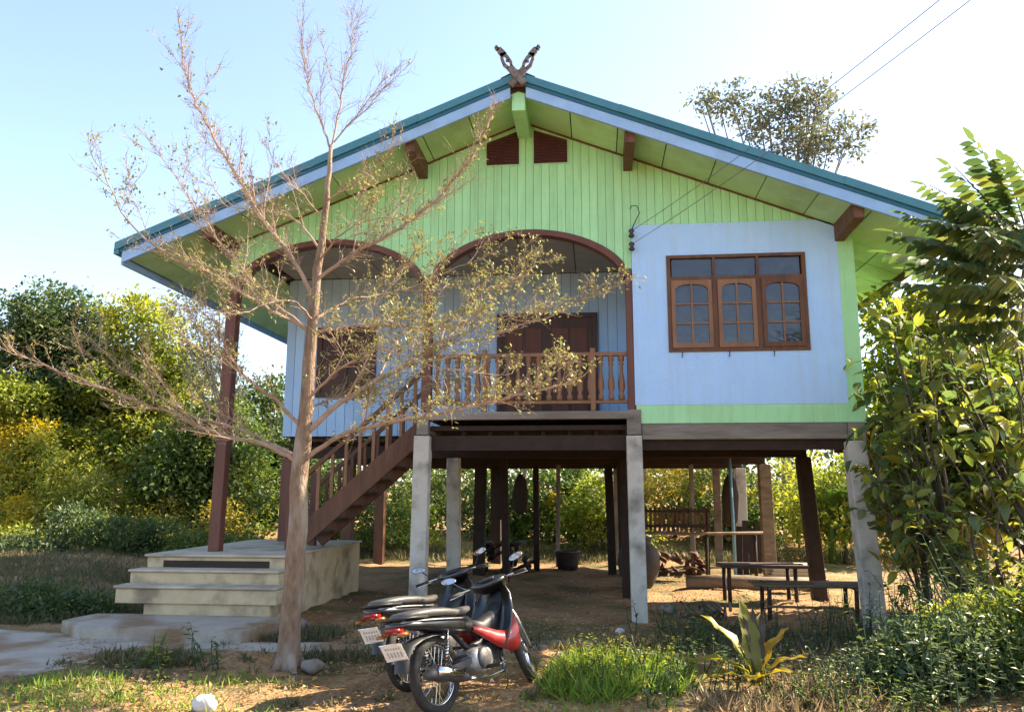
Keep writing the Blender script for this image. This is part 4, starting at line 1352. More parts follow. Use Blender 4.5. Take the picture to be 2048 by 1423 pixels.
# way points of each limb, thickness at its start, twig length, twigs per metre, leafiness
LIMBS = [
    ([(-1.86, -3.00, 1.83), (-2.10, -3.10, 1.97), (-2.55, -3.30, 2.10), (-2.93, -3.50, 2.27), (-3.38, -3.80, 2.46), (-3.71, -4.00, 2.60), (-4.01, -4.20, 2.77)], .036, .42, 17, .55),
    ([(-1.85, -3.00, 1.87), (-2.28, -2.80, 2.05), (-2.80, -2.60, 2.24), (-3.28, -2.50, 2.35), (-4.10, -2.30, 2.84), (-4.87, -2.10, 3.39)], .028, .42, 15, .6),
    ([(-1.82, -3.00, 2.13), (-2.03, -3.10, 2.37), (-2.34, -3.20, 2.62), (-2.51, -3.30, 2.90), (-2.59, -3.40, 3.12), (-2.92, -3.50, 3.29)], .028, .40, 15, .6),
    ([(-1.83, -3.00, 1.83), (-1.44, -3.10, 2.08), (-0.96, -3.30, 2.17), (-0.42, -3.50, 2.23), (0.12, -3.70, 2.32), (0.68, -3.90, 2.43), (0.88, -4.00, 2.51)], .036, .36, 17, 1.0),
    ([(-1.79, -3.00, 2.12), (-1.42, -2.90, 2.46), (-1.01, -2.80, 2.73), (-0.65, -2.70, 2.98), (-0.49, -2.60, 3.30), (-0.23, -2.50, 3.53), (0.22, -2.40, 3.78), (0.40, -2.40, 4.01)], .040, .36, 17, 1.0),
    ([(-0.65, -2.70, 2.98), (-0.25, -2.70, 3.02), (0.21, -2.80, 3.14), (0.64, -2.80, 3.28), (1.07, -2.90, 3.54)], .016, .30, 15, .8),
    ([(-1.80, -3.00, 3.05), (-1.35, -3.20, 3.09), (-0.87, -3.40, 3.03), (-0.42, -3.60, 2.97), (0.05, -3.80, 2.98), (0.56, -4.00, 3.09)], .026, .36, 17, .95),
    ([(-1.77, -3.00, 3.59), (-1.44, -3.00, 3.82), (-0.96, -2.95, 4.11), (-0.63, -2.90, 4.40), (-0.31, -2.90, 4.76), (-0.15, -2.85, 5.09), (-0.04, -2.85, 5.41)], .028, .26, 34, .12),
    ([(-1.81, -3.00, 3.07), (-2.16, -2.90, 3.36), (-2.59, -2.80, 3.74), (-3.05, -2.70, 4.27), (-3.41, -2.70, 4.75), (-3.89, -2.65, 5.40)], .026, .36, 15, .22),
    ([(-1.77, -3.00, 3.39), (-1.98, -3.10, 3.77), (-2.31, -3.15, 4.22), (-2.57, -3.20, 4.65), (-2.86, -3.20, 5.10), (-3.10, -3.20, 5.55), (-3.21, -3.20, 5.94), (-3.28, -3.20, 6.39)], .032, .32, 30, .10),
    ([(-1.82, -3.00, 3.09), (-2.19, -3.30, 3.30), (-2.60, -3.50, 3.55), (-3.04, -3.60, 3.74), (-3.32, -3.70, 4.01), (-3.55, -3.70, 4.40), (-3.68, -3.70, 4.78)], .024, .34, 14, .45),
    ([(-1.68, -3.00, 4.93), (-1.80, -3.00, 5.26), (-1.91, -3.05, 5.56), (-1.99, -3.05, 5.95), (-2.04, -3.10, 6.31)], .016, .40, 12, .03),
    ([(-1.68, -3.00, 4.93), (-1.62, -2.95, 5.38), (-1.58, -2.95, 5.76), (-1.53, -2.90, 6.12), (-1.46, -2.90, 6.52)], .016, .42, 12, .03),
    ([(-1.65, -3.00, 5.01), (-1.39, -3.00, 5.34), (-1.18, -2.95, 5.66), (-1.01, -2.95, 5.79)], .012, .34, 12, .03),
    ([(-1.69, -3.00, 4.40), (-1.43, -3.10, 4.51), (-1.11, -3.20, 4.66), (-0.92, -3.20, 4.93)], .015, .26, 16, .20),
    ([(-1.74, -3.00, 3.89), (-2.09, -2.80, 4.28), (-2.56, -2.60, 4.48), (-3.00, -2.50, 4.64), (-3.40, -2.45, 5.08)], .018, .32, 15, .30),
    ([(-1.78, -3.00, 3.19), (-1.55, -2.60, 3.48), (-1.11, -2.30, 3.65), (-0.62, -2.10, 3.91), (-0.09, -2.00, 4.15)], .020, .34, 16, .9),
    ([(-1.81, -3.00, 2.42), (-1.33, -3.50, 2.62), (-0.86, -3.90, 2.72), (-0.37, -4.20, 2.54), (0.06, -4.40, 2.46)], .022, .34, 16, .95),
    ([(-1.78, -3.00, 3.19), (-1.82, -3.50, 3.27), (-1.96, -4.00, 3.06), (-2.11, -4.30, 2.91)], .016, .34, 14, .6),
    ([(-1.74, -3.00, 3.79), (-1.41, -3.40, 3.90), (-1.04, -3.70, 3.93), (-0.55, -3.90, 3.84)], .016, .30, 16, .6),
    ([(-1.81, -3.00, 2.27), (-1.80, -2.50, 2.47), (-1.56, -2.10, 2.57), (-1.04, -1.80, 2.66), (-0.47, -1.60, 2.79)], .020, .34, 16, .9),
    ([(-1.71, -3.00, 4.20), (-1.90, -3.20, 4.44), (-2.07, -3.30, 4.61), (-2.19, -3.40, 4.87)], .012, .28, 14, .12),
]
LS = Leafset()


def twig(mb, p, d, ln, r, leafy, lvl, q):
    n = 4
    pts = [p]
    for i in range(n):
        d = d + rdir(q) * .22 + np.array((0, 0, .05))
        d = d / np.linalg.norm(d)
        pts.append(pts[-1] + d * ln / n)
    mb.tube([tuple(v) for v in pts], [r * (1 - .75 * i / n) for i in range(n + 1)], 3, False)
    for i in range(1, n + 1):
        a = pts[i]
        if lvl > 0 and i < n + 1:
            for s in range(q.choice((1, 1, 2))):
                dd = d * .75 + rdir(q) * .7
                twig(mb, a, dd / np.linalg.norm(dd), ln * q.uniform(.35, .6), r * .6, leafy, lvl - 1, q)
        if q.random() < leafy:
            for k in range(q.choice((2, 3, 4))):
                l = q.uniform(.022, .046)
                dd = d * .4 + rdir(q)
                nn = np.array((0, 0, 1.0)) + rdir(q) * .8
                LS.add(a + rdir(q) * .03, dd, nn, l, l * .55, q.random())


def along(P, s):
    seg = [np.linalg.norm(P[i + 1] - P[i]) for i in range(len(P) - 1)]
    s = s * sum(seg)
    i = 0
    while i < len(seg) - 1 and s > seg[i]:
        s -= seg[i]
        i += 1
    t = min(1, s / max(seg[i], 1e-6))
    d = P[i + 1] - P[i]
    return P[i] * (1 - t) + P[i + 1] * t, d / (np.linalg.norm(d) + 1e-9)


def sidedir(d0, q, flat):
    side = rdir(q)
    side = side - d0 * side.dot(d0)
    side = side / (np.linalg.norm(side) + 1e-6)
    side[2] *= flat
    return side


def clothe(mb, P, dens, tl, leafy, bare, q, f0=.08):
    tot = sum(np.linalg.norm(P[i + 1] - P[i]) for i in range(len(P) - 1))
    cnt = max(3, int(tot * dens))
    for k in range(cnt):
        f_ = f0 + (1 - f0) * (k + q.random()) / cnt
        p, d0 = along(P, f_)
        d = d0 * (1.0 if bare else .75) + sidedir(d0, q, 1.0 if bare else .5) * (.55 if bare else .75) + np.array((0, 0, .10))
        ln = tl * q.uniform(.35, 1.1) * (1.15 - .6 * f_)
        twig(mb, p, d / np.linalg.norm(d), ln, .0030 if bare else .0034, leafy, 1 if ln > .1 else 0, q)


for wp, r0, tl, dens, leafy in LIMBS:
    bare = leafy < .25
    leafy = leafy * .22 if bare else min(.19, leafy * .20)
    mb = MB()
    P = [p - TB for p in smooth(wp, 5)]
    P = [p + rdir(q) * .014 * min(1, i / 4) for i, p in enumerate(P)]
    n = len(P)
    r0 *= .74
    mb.tube([tuple(p) for p in P], [r0 * (1 - .86 * (i / (n - 1)) ** .8) for i in range(n)], 7)
    tot = sum(np.linalg.norm(P[i + 1] - P[i]) for i in range(n - 1))
    clothe(mb, P, dens * (2.0 if bare else .55), tl * .85, leafy, bare, q)
    nsub = int(tot * (3.0 if bare else 3.6))
    for k in range(nsub):
        f_ = .15 + .8 * (k + q.random()) / max(1, nsub)
        p, d0 = along(P, f_)
        d = d0 * (.95 if bare else .7) + sidedir(d0, q, .9 if bare else .4) * (.6 if bare else .8) + np.array((0, 0, .16))
        d = d / np.linalg.norm(d)
        ln = (.75 if bare else .95) * q.uniform(.5, 1.15) * (1.15 - .7 * f_)
        pts = [p]
        for i in range(6):
            d = d + rdir(q) * .13 + np.array((0, 0, .07))
            d = d / np.linalg.norm(d)
            pts.append(pts[-1] + d * ln / 6)
        rs_ = max(.004, r0 * (1 - .8 * f_) * .42)
        mb.tube([tuple(v) for v in pts], [rs_ * (1 - .75 * i / 6) for i in range(7)], 5)
        clothe(mb, pts, 20 if bare else 15, .28, leafy, bare, q, .15)
    mb.build('limb', 'bark_twig', tree, False)
LS.build('leaves', 'leaf_olive', tree, kind='stuff')


# ------------------------------------------------------------------ leafy trees and shrubs
def crown(name, m, parent, base, blobs, nleaf, L_, W_, seed, clump=.32, per=26, kind='stuff', droop=.0, long=False, inner=.35):
    """blobs: (cx,cy,cz,rx,ry,rz) in world space; leaves gathered in clumps that sit mostly near the blob surfaces"""
    g = np.random.default_rng(seed)
    vol = np.array([(b[3] * b[4] * b[5]) ** (2 / 3) for b in blobs])
    share = vol / vol.sum()
    Ps, Ds, Ns, Ts = [], [], [], []
    for b_, sh in zip(blobs, share):
        nc = max(3, int(nleaf * sh / per))
        u = unit(g.normal(size=(nc, 3)))
        rr = (inner + (1 - inner) * g.random(nc) ** .45)[:, None]
        rr *= 1 + .18 * np.sin(u[:, :1] * 5 + seed) * np.cos(u[:, 1:2] * 4 + seed * .7)
        c = u * rr * np.array(b_[3:6]) + np.array(b_[:3])
        tc = g.random(nc)
        for j in range(nc):
            k = int(per * g.uniform(.5, 1.5))
            off = g.normal(size=(k, 3)) * clump * g.uniform(.6, 1.25) * np.array((1, 1, .62))
            p = c[j] + off
            out = unit(off + u[j] * clump)
            d = unit(out * .8 + g.normal(size=(k, 3)) * .6 + np.array((0, 0, -droop)))
            nn = unit(np.array((0, 0, .8)) + u[j] * .5 + g.normal(size=(k, 3)) * .45)
            Ps.append(p)
            Ds.append(d)
            Ns.append(nn)
            Ts.append(np.clip(tc[j] * .6 + g.random(k) * .4, 0, 1))
    P = np.concatenate(Ps) - np.array(base)
    k = len(P)
    s = g.uniform(.65, 1.25, k)
    return leaves(name, m, P, np.concatenate(Ds), np.concatenate(Ns), L_ * s, W_ * s, np.concatenate(Ts), parent, kind=kind, curl=.25, long=long)


def limbs(parent, base, blobs, r, m, seed, top=None):
    g = random.Random(seed)
    cx = sum(b_[0] for b_ in blobs) / len(blobs)
    cy = sum(b_[1] for b_ in blobs) / len(blobs)
    cz = sum(b_[2] for b_ in blobs) / len(blobs)
    B = np.array(base, float)
    fork = B + (np.array((cx, cy, cz)) - B) * .45
    mid = (B + fork) / 2 + np.array((g.uniform(-.1, .1), g.uniform(-.1, .1), 0))
    mb = MB().tube([(0, 0, -.1), tuple(mid - B), tuple(fork - B)], [r, r * .85, r * .7], 9)
    for b_ in blobs:
        for k in range(3):
            e = np.array(b_[:3]) + np.array((g.uniform(-.5, .5) * b_[3], g.uniform(-.5, .5) * b_[4], g.uniform(-.2, .8) * b_[5]))
            h = fork + (e - fork) * .5 + np.array((g.uniform(-.15, .15), g.uniform(-.15, .15), .1))
            mb.tube([tuple(fork - B), tuple(h - B), tuple(e - B)], [r * .5, r * .28, r * .08], 6)
    return mb.build('trunk', m, parent, True)


def leafy(name, label, cat, base, blobs, m, nleaf, L_=.15, W_=.08, seed=1, r=.12, bark='bark_dark', group=None, **k):
    base = (base[0], base[1], float(gz(base[0], base[1])))
    t = thing(name, label, cat, base, group)
    limbs(t, base, blobs, r, bark, seed)
    crown('crown', m, t, base, blobs, nleaf, L_, W_, seed, **k)
    return t


def blob(p, rx, rz, ry=None):
    return (p[0], p[1], p[2], rx, ry or rx, rz)


GL = 'trees and bushes left of the house'
leafy('broadleaf_tree', 'tall dark green tree at the far left edge, taller than the bushes beside it', 'tree', (-15.3, 10.5),
      [blob((-14.39, 10.50, 6.25), 1.32, 1.15), blob((-15.01, 10.50, 4.96), 1.3, 1.38), blob((-13.46, 10.50, 4.65), 1.38, 1.38), blob((-14.22, 10.50, 3.25), 1.7, 1.38)], 'leaf_dark', 34000, .14, .085, 31, .2, group=GL, clump=.26, per=75, inner=.3)
leafy('broadleaf_tree', 'sunlit yellow green tree leaning on the dark tree at the left', 'tree', (-12.6, 10.5),
      [blob((-11.93, 10.50, 5.77), 1.2, 1.2), blob((-10.66, 10.50, 4.62), 1.0, 1.0), blob((-11.20, 10.50, 4.06), 1.25, 1.15), blob((-12.37, 10.50, 4.08), 1.4, 1.25), blob((-11.37, 10.50, 2.69), 1.5, 1.0)], 'leaf_lime', 30000, .14, .08, 32, .18, group=GL, clump=.24, per=75, inner=.3)
leafy('broadleaf_tree', 'low leafy tree behind the red porch post', 'tree', (-8.8, 9.5),
      [blob((-9.02, 9.50, 2.89), 1.3, 1.1), blob((-9.49, 9.50, 1.86), 1.4, 1.1), blob((-8.26, 9.50, 1.48), 1.2, 1.2), blob((-9.85, 9.50, 1.23), 1.2, .9)], 'leaf_mid', 24000, .14, .08, 33, .16, group=GL, clump=.24, per=70, inner=.3)
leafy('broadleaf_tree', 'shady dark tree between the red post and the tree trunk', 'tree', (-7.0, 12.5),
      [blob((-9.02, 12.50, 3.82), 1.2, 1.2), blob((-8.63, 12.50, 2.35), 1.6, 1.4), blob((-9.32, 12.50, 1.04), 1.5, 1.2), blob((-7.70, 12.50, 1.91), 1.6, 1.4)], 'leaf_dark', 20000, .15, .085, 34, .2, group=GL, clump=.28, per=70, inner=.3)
leafy('yellow_bush', 'bright yellow leaved bush low at the far left edge', 'bush', (-12.3, 7.6),
      [blob((-12.47, 7.60, 1.13), 0.44, 0.31), blob((-12.17, 7.60, 0.73), 0.39, 0.29), blob((-12.78, 7.60, 0.55), 0.41, 0.31)], 'leaf_yellow', 3200, .09, .055, 35, .06, clump=.16, group=GL)
leafy('yellow_bush', 'small bush with bright yellow top above the feathery green bush at left', 'bush', (-12.9, 8.2),
      [blob((-12.92, 8.20, 3.09), 0.39, 0.20), blob((-13.58, 8.20, 2.82), 0.36, 0.28), blob((-13.55, 8.20, 2.02), 0.34, 0.28)], 'leaf_yellow', 2300, .10, .06, 36, .07, clump=.18, group=GL)
leafy('feathery_bush', 'feathery pale green bush with thin drooping leaves at the left', 'bush', (-11.1, 7.9),
      [blob((-11.42, 7.90, 1.83), 0.74, 0.59), blob((-11.87, 7.90, 1.24), 0.71, 0.59), blob((-10.83, 7.90, 1.01), 0.83, 0.65), blob((-11.41, 7.90, 0.43), 0.95, 0.54)], 'leaf_lime', 9000, .18, .028, 37, .06, clump=.2, droop=.5, group=GL)
leafy('orange_bush', 'orange and yellow leaved bush left of the concrete landing', 'bush', (-9.3, 8.2),
      [blob((-9.50, 8.20, 1.01), 0.64, 0.47), blob((-9.09, 8.20, 0.55), 0.70, 0.49), blob((-9.96, 8.20, 0.48), 0.64, 0.41)], 'leaf_orange', 6000, .075, .045, 38, .06, clump=.13, per=60, group=GL)
leafy('green_bush', 'mid green bush right of the orange bush, against the red post', 'bush', (-7.7, 8.6),
      [blob((-8.68, 8.60, 0.77), 0.62, 0.57), blob((-8.15, 8.60, 0.36), 0.68, 0.45), blob((-8.96, 8.60, 0.29), 0.57, 0.40)], 'leaf_mid', 6000, .08, .045, 39, .06, clump=.14, per=60, group=GL)
leafy('green_bush', 'olive bush between the feathery bush and the orange bush', 'bush', (-10.3, 8.8),
      [blob((-10.97, 8.80, 1.23), 0.79, 0.68), blob((-10.71, 8.80, 0.50), 0.90, 0.51)], 'leaf_lime', 6000, .09, .05, 40, .07, clump=.15, per=60, group=GL)
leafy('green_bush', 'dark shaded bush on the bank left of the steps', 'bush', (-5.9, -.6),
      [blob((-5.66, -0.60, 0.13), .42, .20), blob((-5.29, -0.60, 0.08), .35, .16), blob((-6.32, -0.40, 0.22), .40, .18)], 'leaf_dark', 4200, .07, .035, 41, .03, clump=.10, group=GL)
leafy('green_bush', 'light green leafy bush behind the yellow bushes at the left edge', 'bush', (-13.0, 8.6),
      [blob((-13.87, 8.60, 3.87), .9, .7), blob((-12.64, 8.60, 2.59), .9, .7), blob((-13.50, 8.60, 1.84), 1.0, .7), blob((-13.33, 8.40, 0.50), 1.0, .7), blob((-12.14, 8.60, 0.38), .9, .5)], 'leaf_lime', 22000, .12, .07, 42, .08, clump=.18, per=70, group=GL)
for i_, (x, y, lab, m_) in enumerate(((-11.4, 6.6, 'low pale green scrub at the foot of the yellow bushes', 'leaf_lime'), (-9.6, 6.7, 'low green scrub in front of the feathery bush', 'leaf_mid'), (-7.9, 7.0, 'low yellowing scrub left of the red porch post', 'leaf_orange'), (-13.0, 6.4, 'low scrub cut by the left edge of the picture', 'leaf_lime'), (-8.6, 5.6, 'dark low scrub on the bank just left of the landing', 'leaf_dark'), (-10.4, 5.4, 'dull green scrub on the middle of the left bank', 'leaf_weed'), (-6.7, 5.4, 'small dark scrub showing between the landing and the orange bush', 'leaf_mid'))):
    leafy('green_bush', lab, 'bush', (x, y), [(x, y, .3, .8, .6, .3), (x + .5, y + .2, .4 + .25 * (i_ % 3), .45, .4, .25 + .12 * (i_ % 3)), (x - .6, y + .1, .35 + .2 * ((i_ + 1) % 3), .5, .4, .28)], m_, 3600, .10, .05, 45 + i_, .04, group=GL, clump=.15, per=55)
# small bare tree against the sky at left
sb = thing('bare_sapling', 'leafless grey sapling against the sky left of the porch', 'tree', (-8.2, 9.0, .3))
mb = MB()
LS = Leafset()
q = random.Random(5)
base = np.array((-8.2, 9.0, .3))
for e in ((-9.01, 9.00, 6.22), (-9.31, 9.00, 5.70), (-8.57, 9.00, 5.81), (-9.56, 9.00, 6.37), (-8.27, 9.00, 5.28), (-9.76, 9.00, 5.31), (-8.76, 9.00, 6.62), (-10.01, 9.00, 5.98)):
    e = np.array(e) - base
    f0 = np.array((-.1, 0, 2.6)) + rdir(q) * .15
    pts = smooth([np.array((0, 0, -.1)), f0, f0 + (e - f0) * .5 + rdir(q) * .15, e], 4)
    mb.tube([tuple(p) for p in pts], [.05 - .043 * i / (len(pts) - 1) for i in range(len(pts))], 5)
    for k in range(26):
        p = pts[q.randrange(len(pts) // 2 + 1, len(pts))]
        d = (e - f0) / np.linalg.norm(e - f0) + rdir(q) * .8
        twig(mb, p, d / np.linalg.norm(d), q.uniform(.3, .7), .010, .18, 1, q)
mb.build('trunk', 'bark_grey', sb)
LS.L = [l * 2.2 for l in LS.L]
LS.W = [l * 2.2 for l in LS.W]
LS.build('leaves', 'leaf_greyish', sb, kind='stuff')

# tree over the roof at the right
leafy('broadleaf_tree', 'tall sparse grey brown tree rising behind the right slope of the roof', 'tree', (6.5, 14.5),
      [blob((5.28, 14.50, 14.11), .85, .55), blob((6.52, 14.50, 13.61), 1.0, .8), blob((7.92, 14.50, 13.37), 1.0, .8), blob((8.95, 14.50, 12.64), .85, .6), blob((7.50, 14.50, 14.26), .8, .45), blob((8.28, 14.50, 14.30), .5, .35), blob((7.07, 14.50, 12.22), 1.4, .7), blob((4.48, 14.50, 14.24), .4, .22)],
      'leaf_greyish', 5200, .17, .085, 50, .16, 'bark_grey', clump=.2, per=14, inner=.15)

# green behind and under the house
GB = 'bushes seen through the stilts'
for i, (P_, rx, rz, m, lab, nl) in enumerate([
        ((-5.21, 9.40, 1.25), 1.10, 0.85, 'leaf_mid', 'green bush seen under the stairs between the trunk and the first post', 6000),
        ((-4.29, 10.90, 0.84), 1.02, 0.77, 'leaf_lime', 'yellow green bush just left of the first front post under the house', 5000),
        ((-3.16, 12.40, 1.56), 1.36, 1.10, 'leaf_mid', 'leafy bush under the house just right of the first front post', 6500),
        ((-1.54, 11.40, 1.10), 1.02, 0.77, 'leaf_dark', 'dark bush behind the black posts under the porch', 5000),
        ((-0.17, 10.90, 1.56), 1.27, 1.02, 'leaf_mid', 'leafy green bush in the middle of the porch bay under the floor', 6500),
        ((1.06, 9.90, 1.26), 0.85, 0.77, 'leaf_lime', 'pale bush just left of the middle front post under the house', 4500),
        ((3.03, 11.90, 1.77), 1.44, 1.10, 'leaf_orange', 'yellowing bush above the slatted rack under the room', 6500),
        ((4.18, 10.90, 1.38), 1.10, 1.02, 'leaf_mid', 'green bush above the right end of the horizontal pole', 5500),
        ((6.05, 11.40, 1.64), 1.10, 1.19, 'leaf_lime', 'bright green bush between the rear right posts', 5500),
        ((6.31, 8.40, 1.52), 0.85, 0.94, 'leaf_lime', 'sunny bush seen just left of the right front post', 5500),
        ((8.08, 9.40, 1.87), 1.44, 1.27, 'leaf_mid', 'green bush behind the shrubs at the right of the house', 6000)]):
    leafy('green_bush', lab, 'bush', (P_[0], P_[1]), [blob(P_, rx, rz), blob((P_[0] - rx * .6, P_[1] + .3, P_[2] - .5), rx * .8, rz * .7), blob((P_[0] + rx * .6, P_[1] - .2, P_[2] - .6), rx * .8, rz * .7)],
          m, int(nl * 1.0), .12, .065, 60 + i, .06, group=GB, clump=.17, per=60, inner=.15)
# slim trunks among them
for i, p in enumerate([(-1.08, 11.50), (2.25, 12.00), (4.42, 11.00), (6.13, 12.50), (0.57, 13.00)]):
    lab = ['slim pale trunk seen under the porch floor right of the black posts', 'slim pale trunk just right of the middle front post under the floor', 'slim trunk behind the horizontal pole under the room',
           'thin tall trunk between the two rear right posts', 'leaning thin trunk under the porch left of the middle post'][i]
    s = thing('slim_tree', lab, 'tree', (p[0], p[1], float(gz(p[0], p[1]))), 'slim trunks behind the house')
    g = random.Random(i + 80)
    pts = [(g.uniform(-.05, .05) * k, 0, -.1 + k * .8) for k in range(6)]
    MB().tube(pts, [.07, .06, .055, .05, .045, .03], 8).build('trunk', 'bark_grey', s, True)
    crown('crown', 'leaf_mid', s, (0, 0, 0), [(pts[-1][0], 0, 4.2, .8, .8, .6)], 1200, .14, .07, 90 + i, clump=.2)

# distant wood that closes the view at eye level
wood = []
g = np.random.default_rng(4)
for i in range(46):
    x = -46 + i * 2.15 + g.uniform(-.6, .6)
    y = 30 + g.uniform(-3, 6)
    h = g.uniform(2.6, 4.2) + (1.5 if x < -16 else 0) + (2.2 if x > -5 else 0)
    wood.append((x, y, h * .5 + .8, 1.9, 1.6, h * .55))
wo = crown('distant_wood', 'leaf_dark', None, (0, 0, 0), wood, 42000, .36, .2, 70, clump=.6, per=30)
tag(wo, 'mass of distant trees closing the view behind the house', 'trees', kind='stuff')

# banana plants behind the posts
def banana(label, base, n, seed, size=1.0, m='leaf_banana'):
    g = random.Random(seed)
    t = thing('banana_plant', label, 'plant', (base[0], base[1], float(gz(base[0], base[1]))), 'banana plants behind the house')
    MB().tube([(0, 0, -.1), (.02, 0, .5 * size), (.05, 0, 1.0 * size)], [.09 * size, .08 * size, .05 * size], 9).build('stem', 'leaf_banana', t, True)
    for k in range(n):
        a = 2 * math.pi * k / n + g.uniform(-.3, .3)
        blade(t, (.05, 0, 1.0 * size), a, g.uniform(.9, 1.3) * size, .17 * size, g.uniform(50, 75), g.uniform(70, 120), m)
    return t


def blade(parent, p, az, ln, hw, el0, bend, m, name='leaf', notch=0.0, seg=9, seed=None):
    """one long strap leaf, arching over, with a raised midrib fold"""
    b = MB()
    x, z = 0.0, 0.0
    for i in range(seg + 1):
        t = i / seg
        e = R(el0 - bend * t)
        w = hw * (math.sin(math.pi * min(1, .12 + .9 * t)) ** .7) * (1 if t < .99 else .12)
        ca, sa = math.cos(az), math.sin(az)
        for k in (-1, -.5, 0, .5, 1):
            up_ = abs(k) * w * .28 + (.02 * math.sin(i * 2.1 + k * 3) if abs(k) == 1 else 0)
            nx_, nz_ = -math.sin(e), math.cos(e)
            px, pz = x + nx_ * up_, z + nz_ * up_
            b.v.append((p[0] + px * ca - k * w * sa, p[1] + px * sa + k * w * ca, p[2] + pz))
        x += math.cos(e) * ln / seg
        z += math.sin(e) * ln / seg
    for i in range(seg):
        for k in range(4):
            b.f.append((i * 5 + k, i * 5 + k + 1, i * 5 + 6 + k, i * 5 + 5 + k))
    return b.build(name, m, parent, True)


banana('banana plant with arching leaves right of the black posts under the porch', (0.2, 11.2), 7, 3, 1.0)
banana('yellowing banana plant standing behind the far end of the porch floor', (-.35, 10.6), 5, 4, .8, 'leaf_nest')
banana('banana plant in the sun between the rear right post and the right front post', (6.0, 8.2), 7, 6, 1.0)

# ------------------------------------------------------------------ right hand shrubs
def ell(L_, w, seed, m, droop=.25):
    """one broad leaf: pointed oval with a fold"""
    b = MB()
    n = 6
    for i in range(n + 1):
        t = i / n
        ww = w * math.sin(math.pi * (t ** .85)) ** .8 if 0 < t < 1 else .002
        zc = -droop * L_ * t * t
        b.v += [(t * L_, -ww, zc + ww * .35), (t * L_, 0, zc), (t * L_, ww, zc + ww * .35)]
    for i in range(n):
        for k in range(2):
            b.f.append((i * 3 + k, i * 3 + 3 + k, i * 3 + 4 + k, i * 3 + k + 1))
    return b.mesh('leaf', m, True)


def orient(d, nrm):
    d = Vector(d).normalized()
    s = Vector(nrm).cross(d)
    if s.length < 1e-4:
        s = Vector((0, 1, 0)).cross(d)
    s.normalize()
    u = d.cross(s)
    return Matrix((d, s, u)).transposed()


def broad_shrub(name, label, base, tips, nl, L_, w, m, seed, r=.035, bark='bark_dark', group=None, droop=.3, spread=.30):
    g = random.Random(seed)
    B = np.array((base[0], base[1], float(gz(base[0], base[1]))))
    t = thing(name, label, 'shrub', tuple(B), group)
    meshes = [ell(L_ * s, w * s * f, i, m, droop * c) for i, (s, f, c) in enumerate(((.6, 1.1, .4), (.75, .9, 1.6), (.9, 1.1, .8), (1.0, .85, 2.2), (1.1, 1.05, 1.2), (1.25, .95, .3)))]
    mb = MB()
    spots = []
    for e in tips:
        e = np.array(e) - B
        f0 = np.array((e[0] * .25, e[1] * .25, max(.25, e[2] * .35)))
        pts = smooth([np.array((g.uniform(-.05, .05), g.uniform(-.05, .05), -.1)), f0 + rdir(g) * .06, f0 + (e - f0) * .55 + rdir(g) * .1, e], 5)
        mb.tube([tuple(p) for p in pts], [r * (1 - .85 * i / (len(pts) - 1)) for i in range(len(pts))], 6)
        for k in range(7):
            i = g.randrange(len(pts) // 3, len(pts))
            d = rdir(g) * .9 + (e - f0) / np.linalg.norm(e - f0) * .6
            p2 = pts[i] + d / np.linalg.norm(d) * g.uniform(.15, spread * 1.6)
            mb.tube([tuple(pts[i]), tuple((pts[i] + p2) / 2 + rdir(g) * .02), tuple(p2)], [r * .22, r * .16, r * .08], 4)
            for j in range(4):
                f = .3 + .7 * j / 3
                spots.append((pts[i] * (1 - f) + p2 * f, d))
    mb.build('stem', bark, t, True)
    g.shuffle(spots)
    for k in range(nl):
        p, d = spots[k % len(spots)]
        dd = d / np.linalg.norm(d) * .5 + rdir(g) * .9 + np.array((0, 0, -.25))
        nn = np.array((0, 0, 1.0)) + rdir(g) * .55
        M = orient(dd, nn).to_4x4()
        M.translation = Vector(p + rdir(g) * .03)
        link(g.choice(meshes), 'leaf', t, M)
    return t


GR = 'shrubs at the right of the house'
broad_shrub('broadleaf_shrub', 'large leaved shrub with yellow green leaves against the right corner of the house', (4.75, -1.0),
            [(4.07, -0.90, 2.94), (4.31, -1.00, 3.21), (4.51, -1.10, 3.48), (4.15, -0.80, 2.44), (4.30, -1.20, 2.67), (4.59, -1.20, 3.00), (4.44, -1.30, 2.28), (4.30, -0.80, 3.66), (4.19, -1.10, 2.13), (3.98, -0.90, 2.03)], 290, .20, .055, 'leaf_broad', 101, .03, group=GR)
broad_shrub('broadleaf_shrub', 'dense dark shrub at the right edge below the drooping fronds', (5.7, -1.3),
            [(4.74, -1.30, 2.76), (5.03, -1.40, 3.07), (5.31, -1.40, 2.85), (4.89, -1.20, 2.34), (5.10, -1.50, 2.26), (5.28, -1.60, 2.51), (4.62, -1.30, 2.01), (4.87, -1.50, 1.85), (5.16, -1.60, 1.84), (4.71, -1.20, 3.22)], 300, .19, .055, 'leaf_broad', 102, .035, group=GR)
broad_shrub('broadleaf_shrub', 'lower dark shrub leaning over the right front post', (4.95, -1.4),
            [(4.05, -1.40, 1.69), (4.30, -1.50, 1.59), (4.09, -1.60, 1.29), (4.38, -1.60, 1.24), (4.64, -1.70, 1.39), (3.91, -1.30, 1.43), (4.88, -1.80, 1.44), (4.62, -1.90, 1.06), (4.93, -2.00, 1.21)], 260, .14, .045, 'leaf_broad', 103, .03, group=GR)

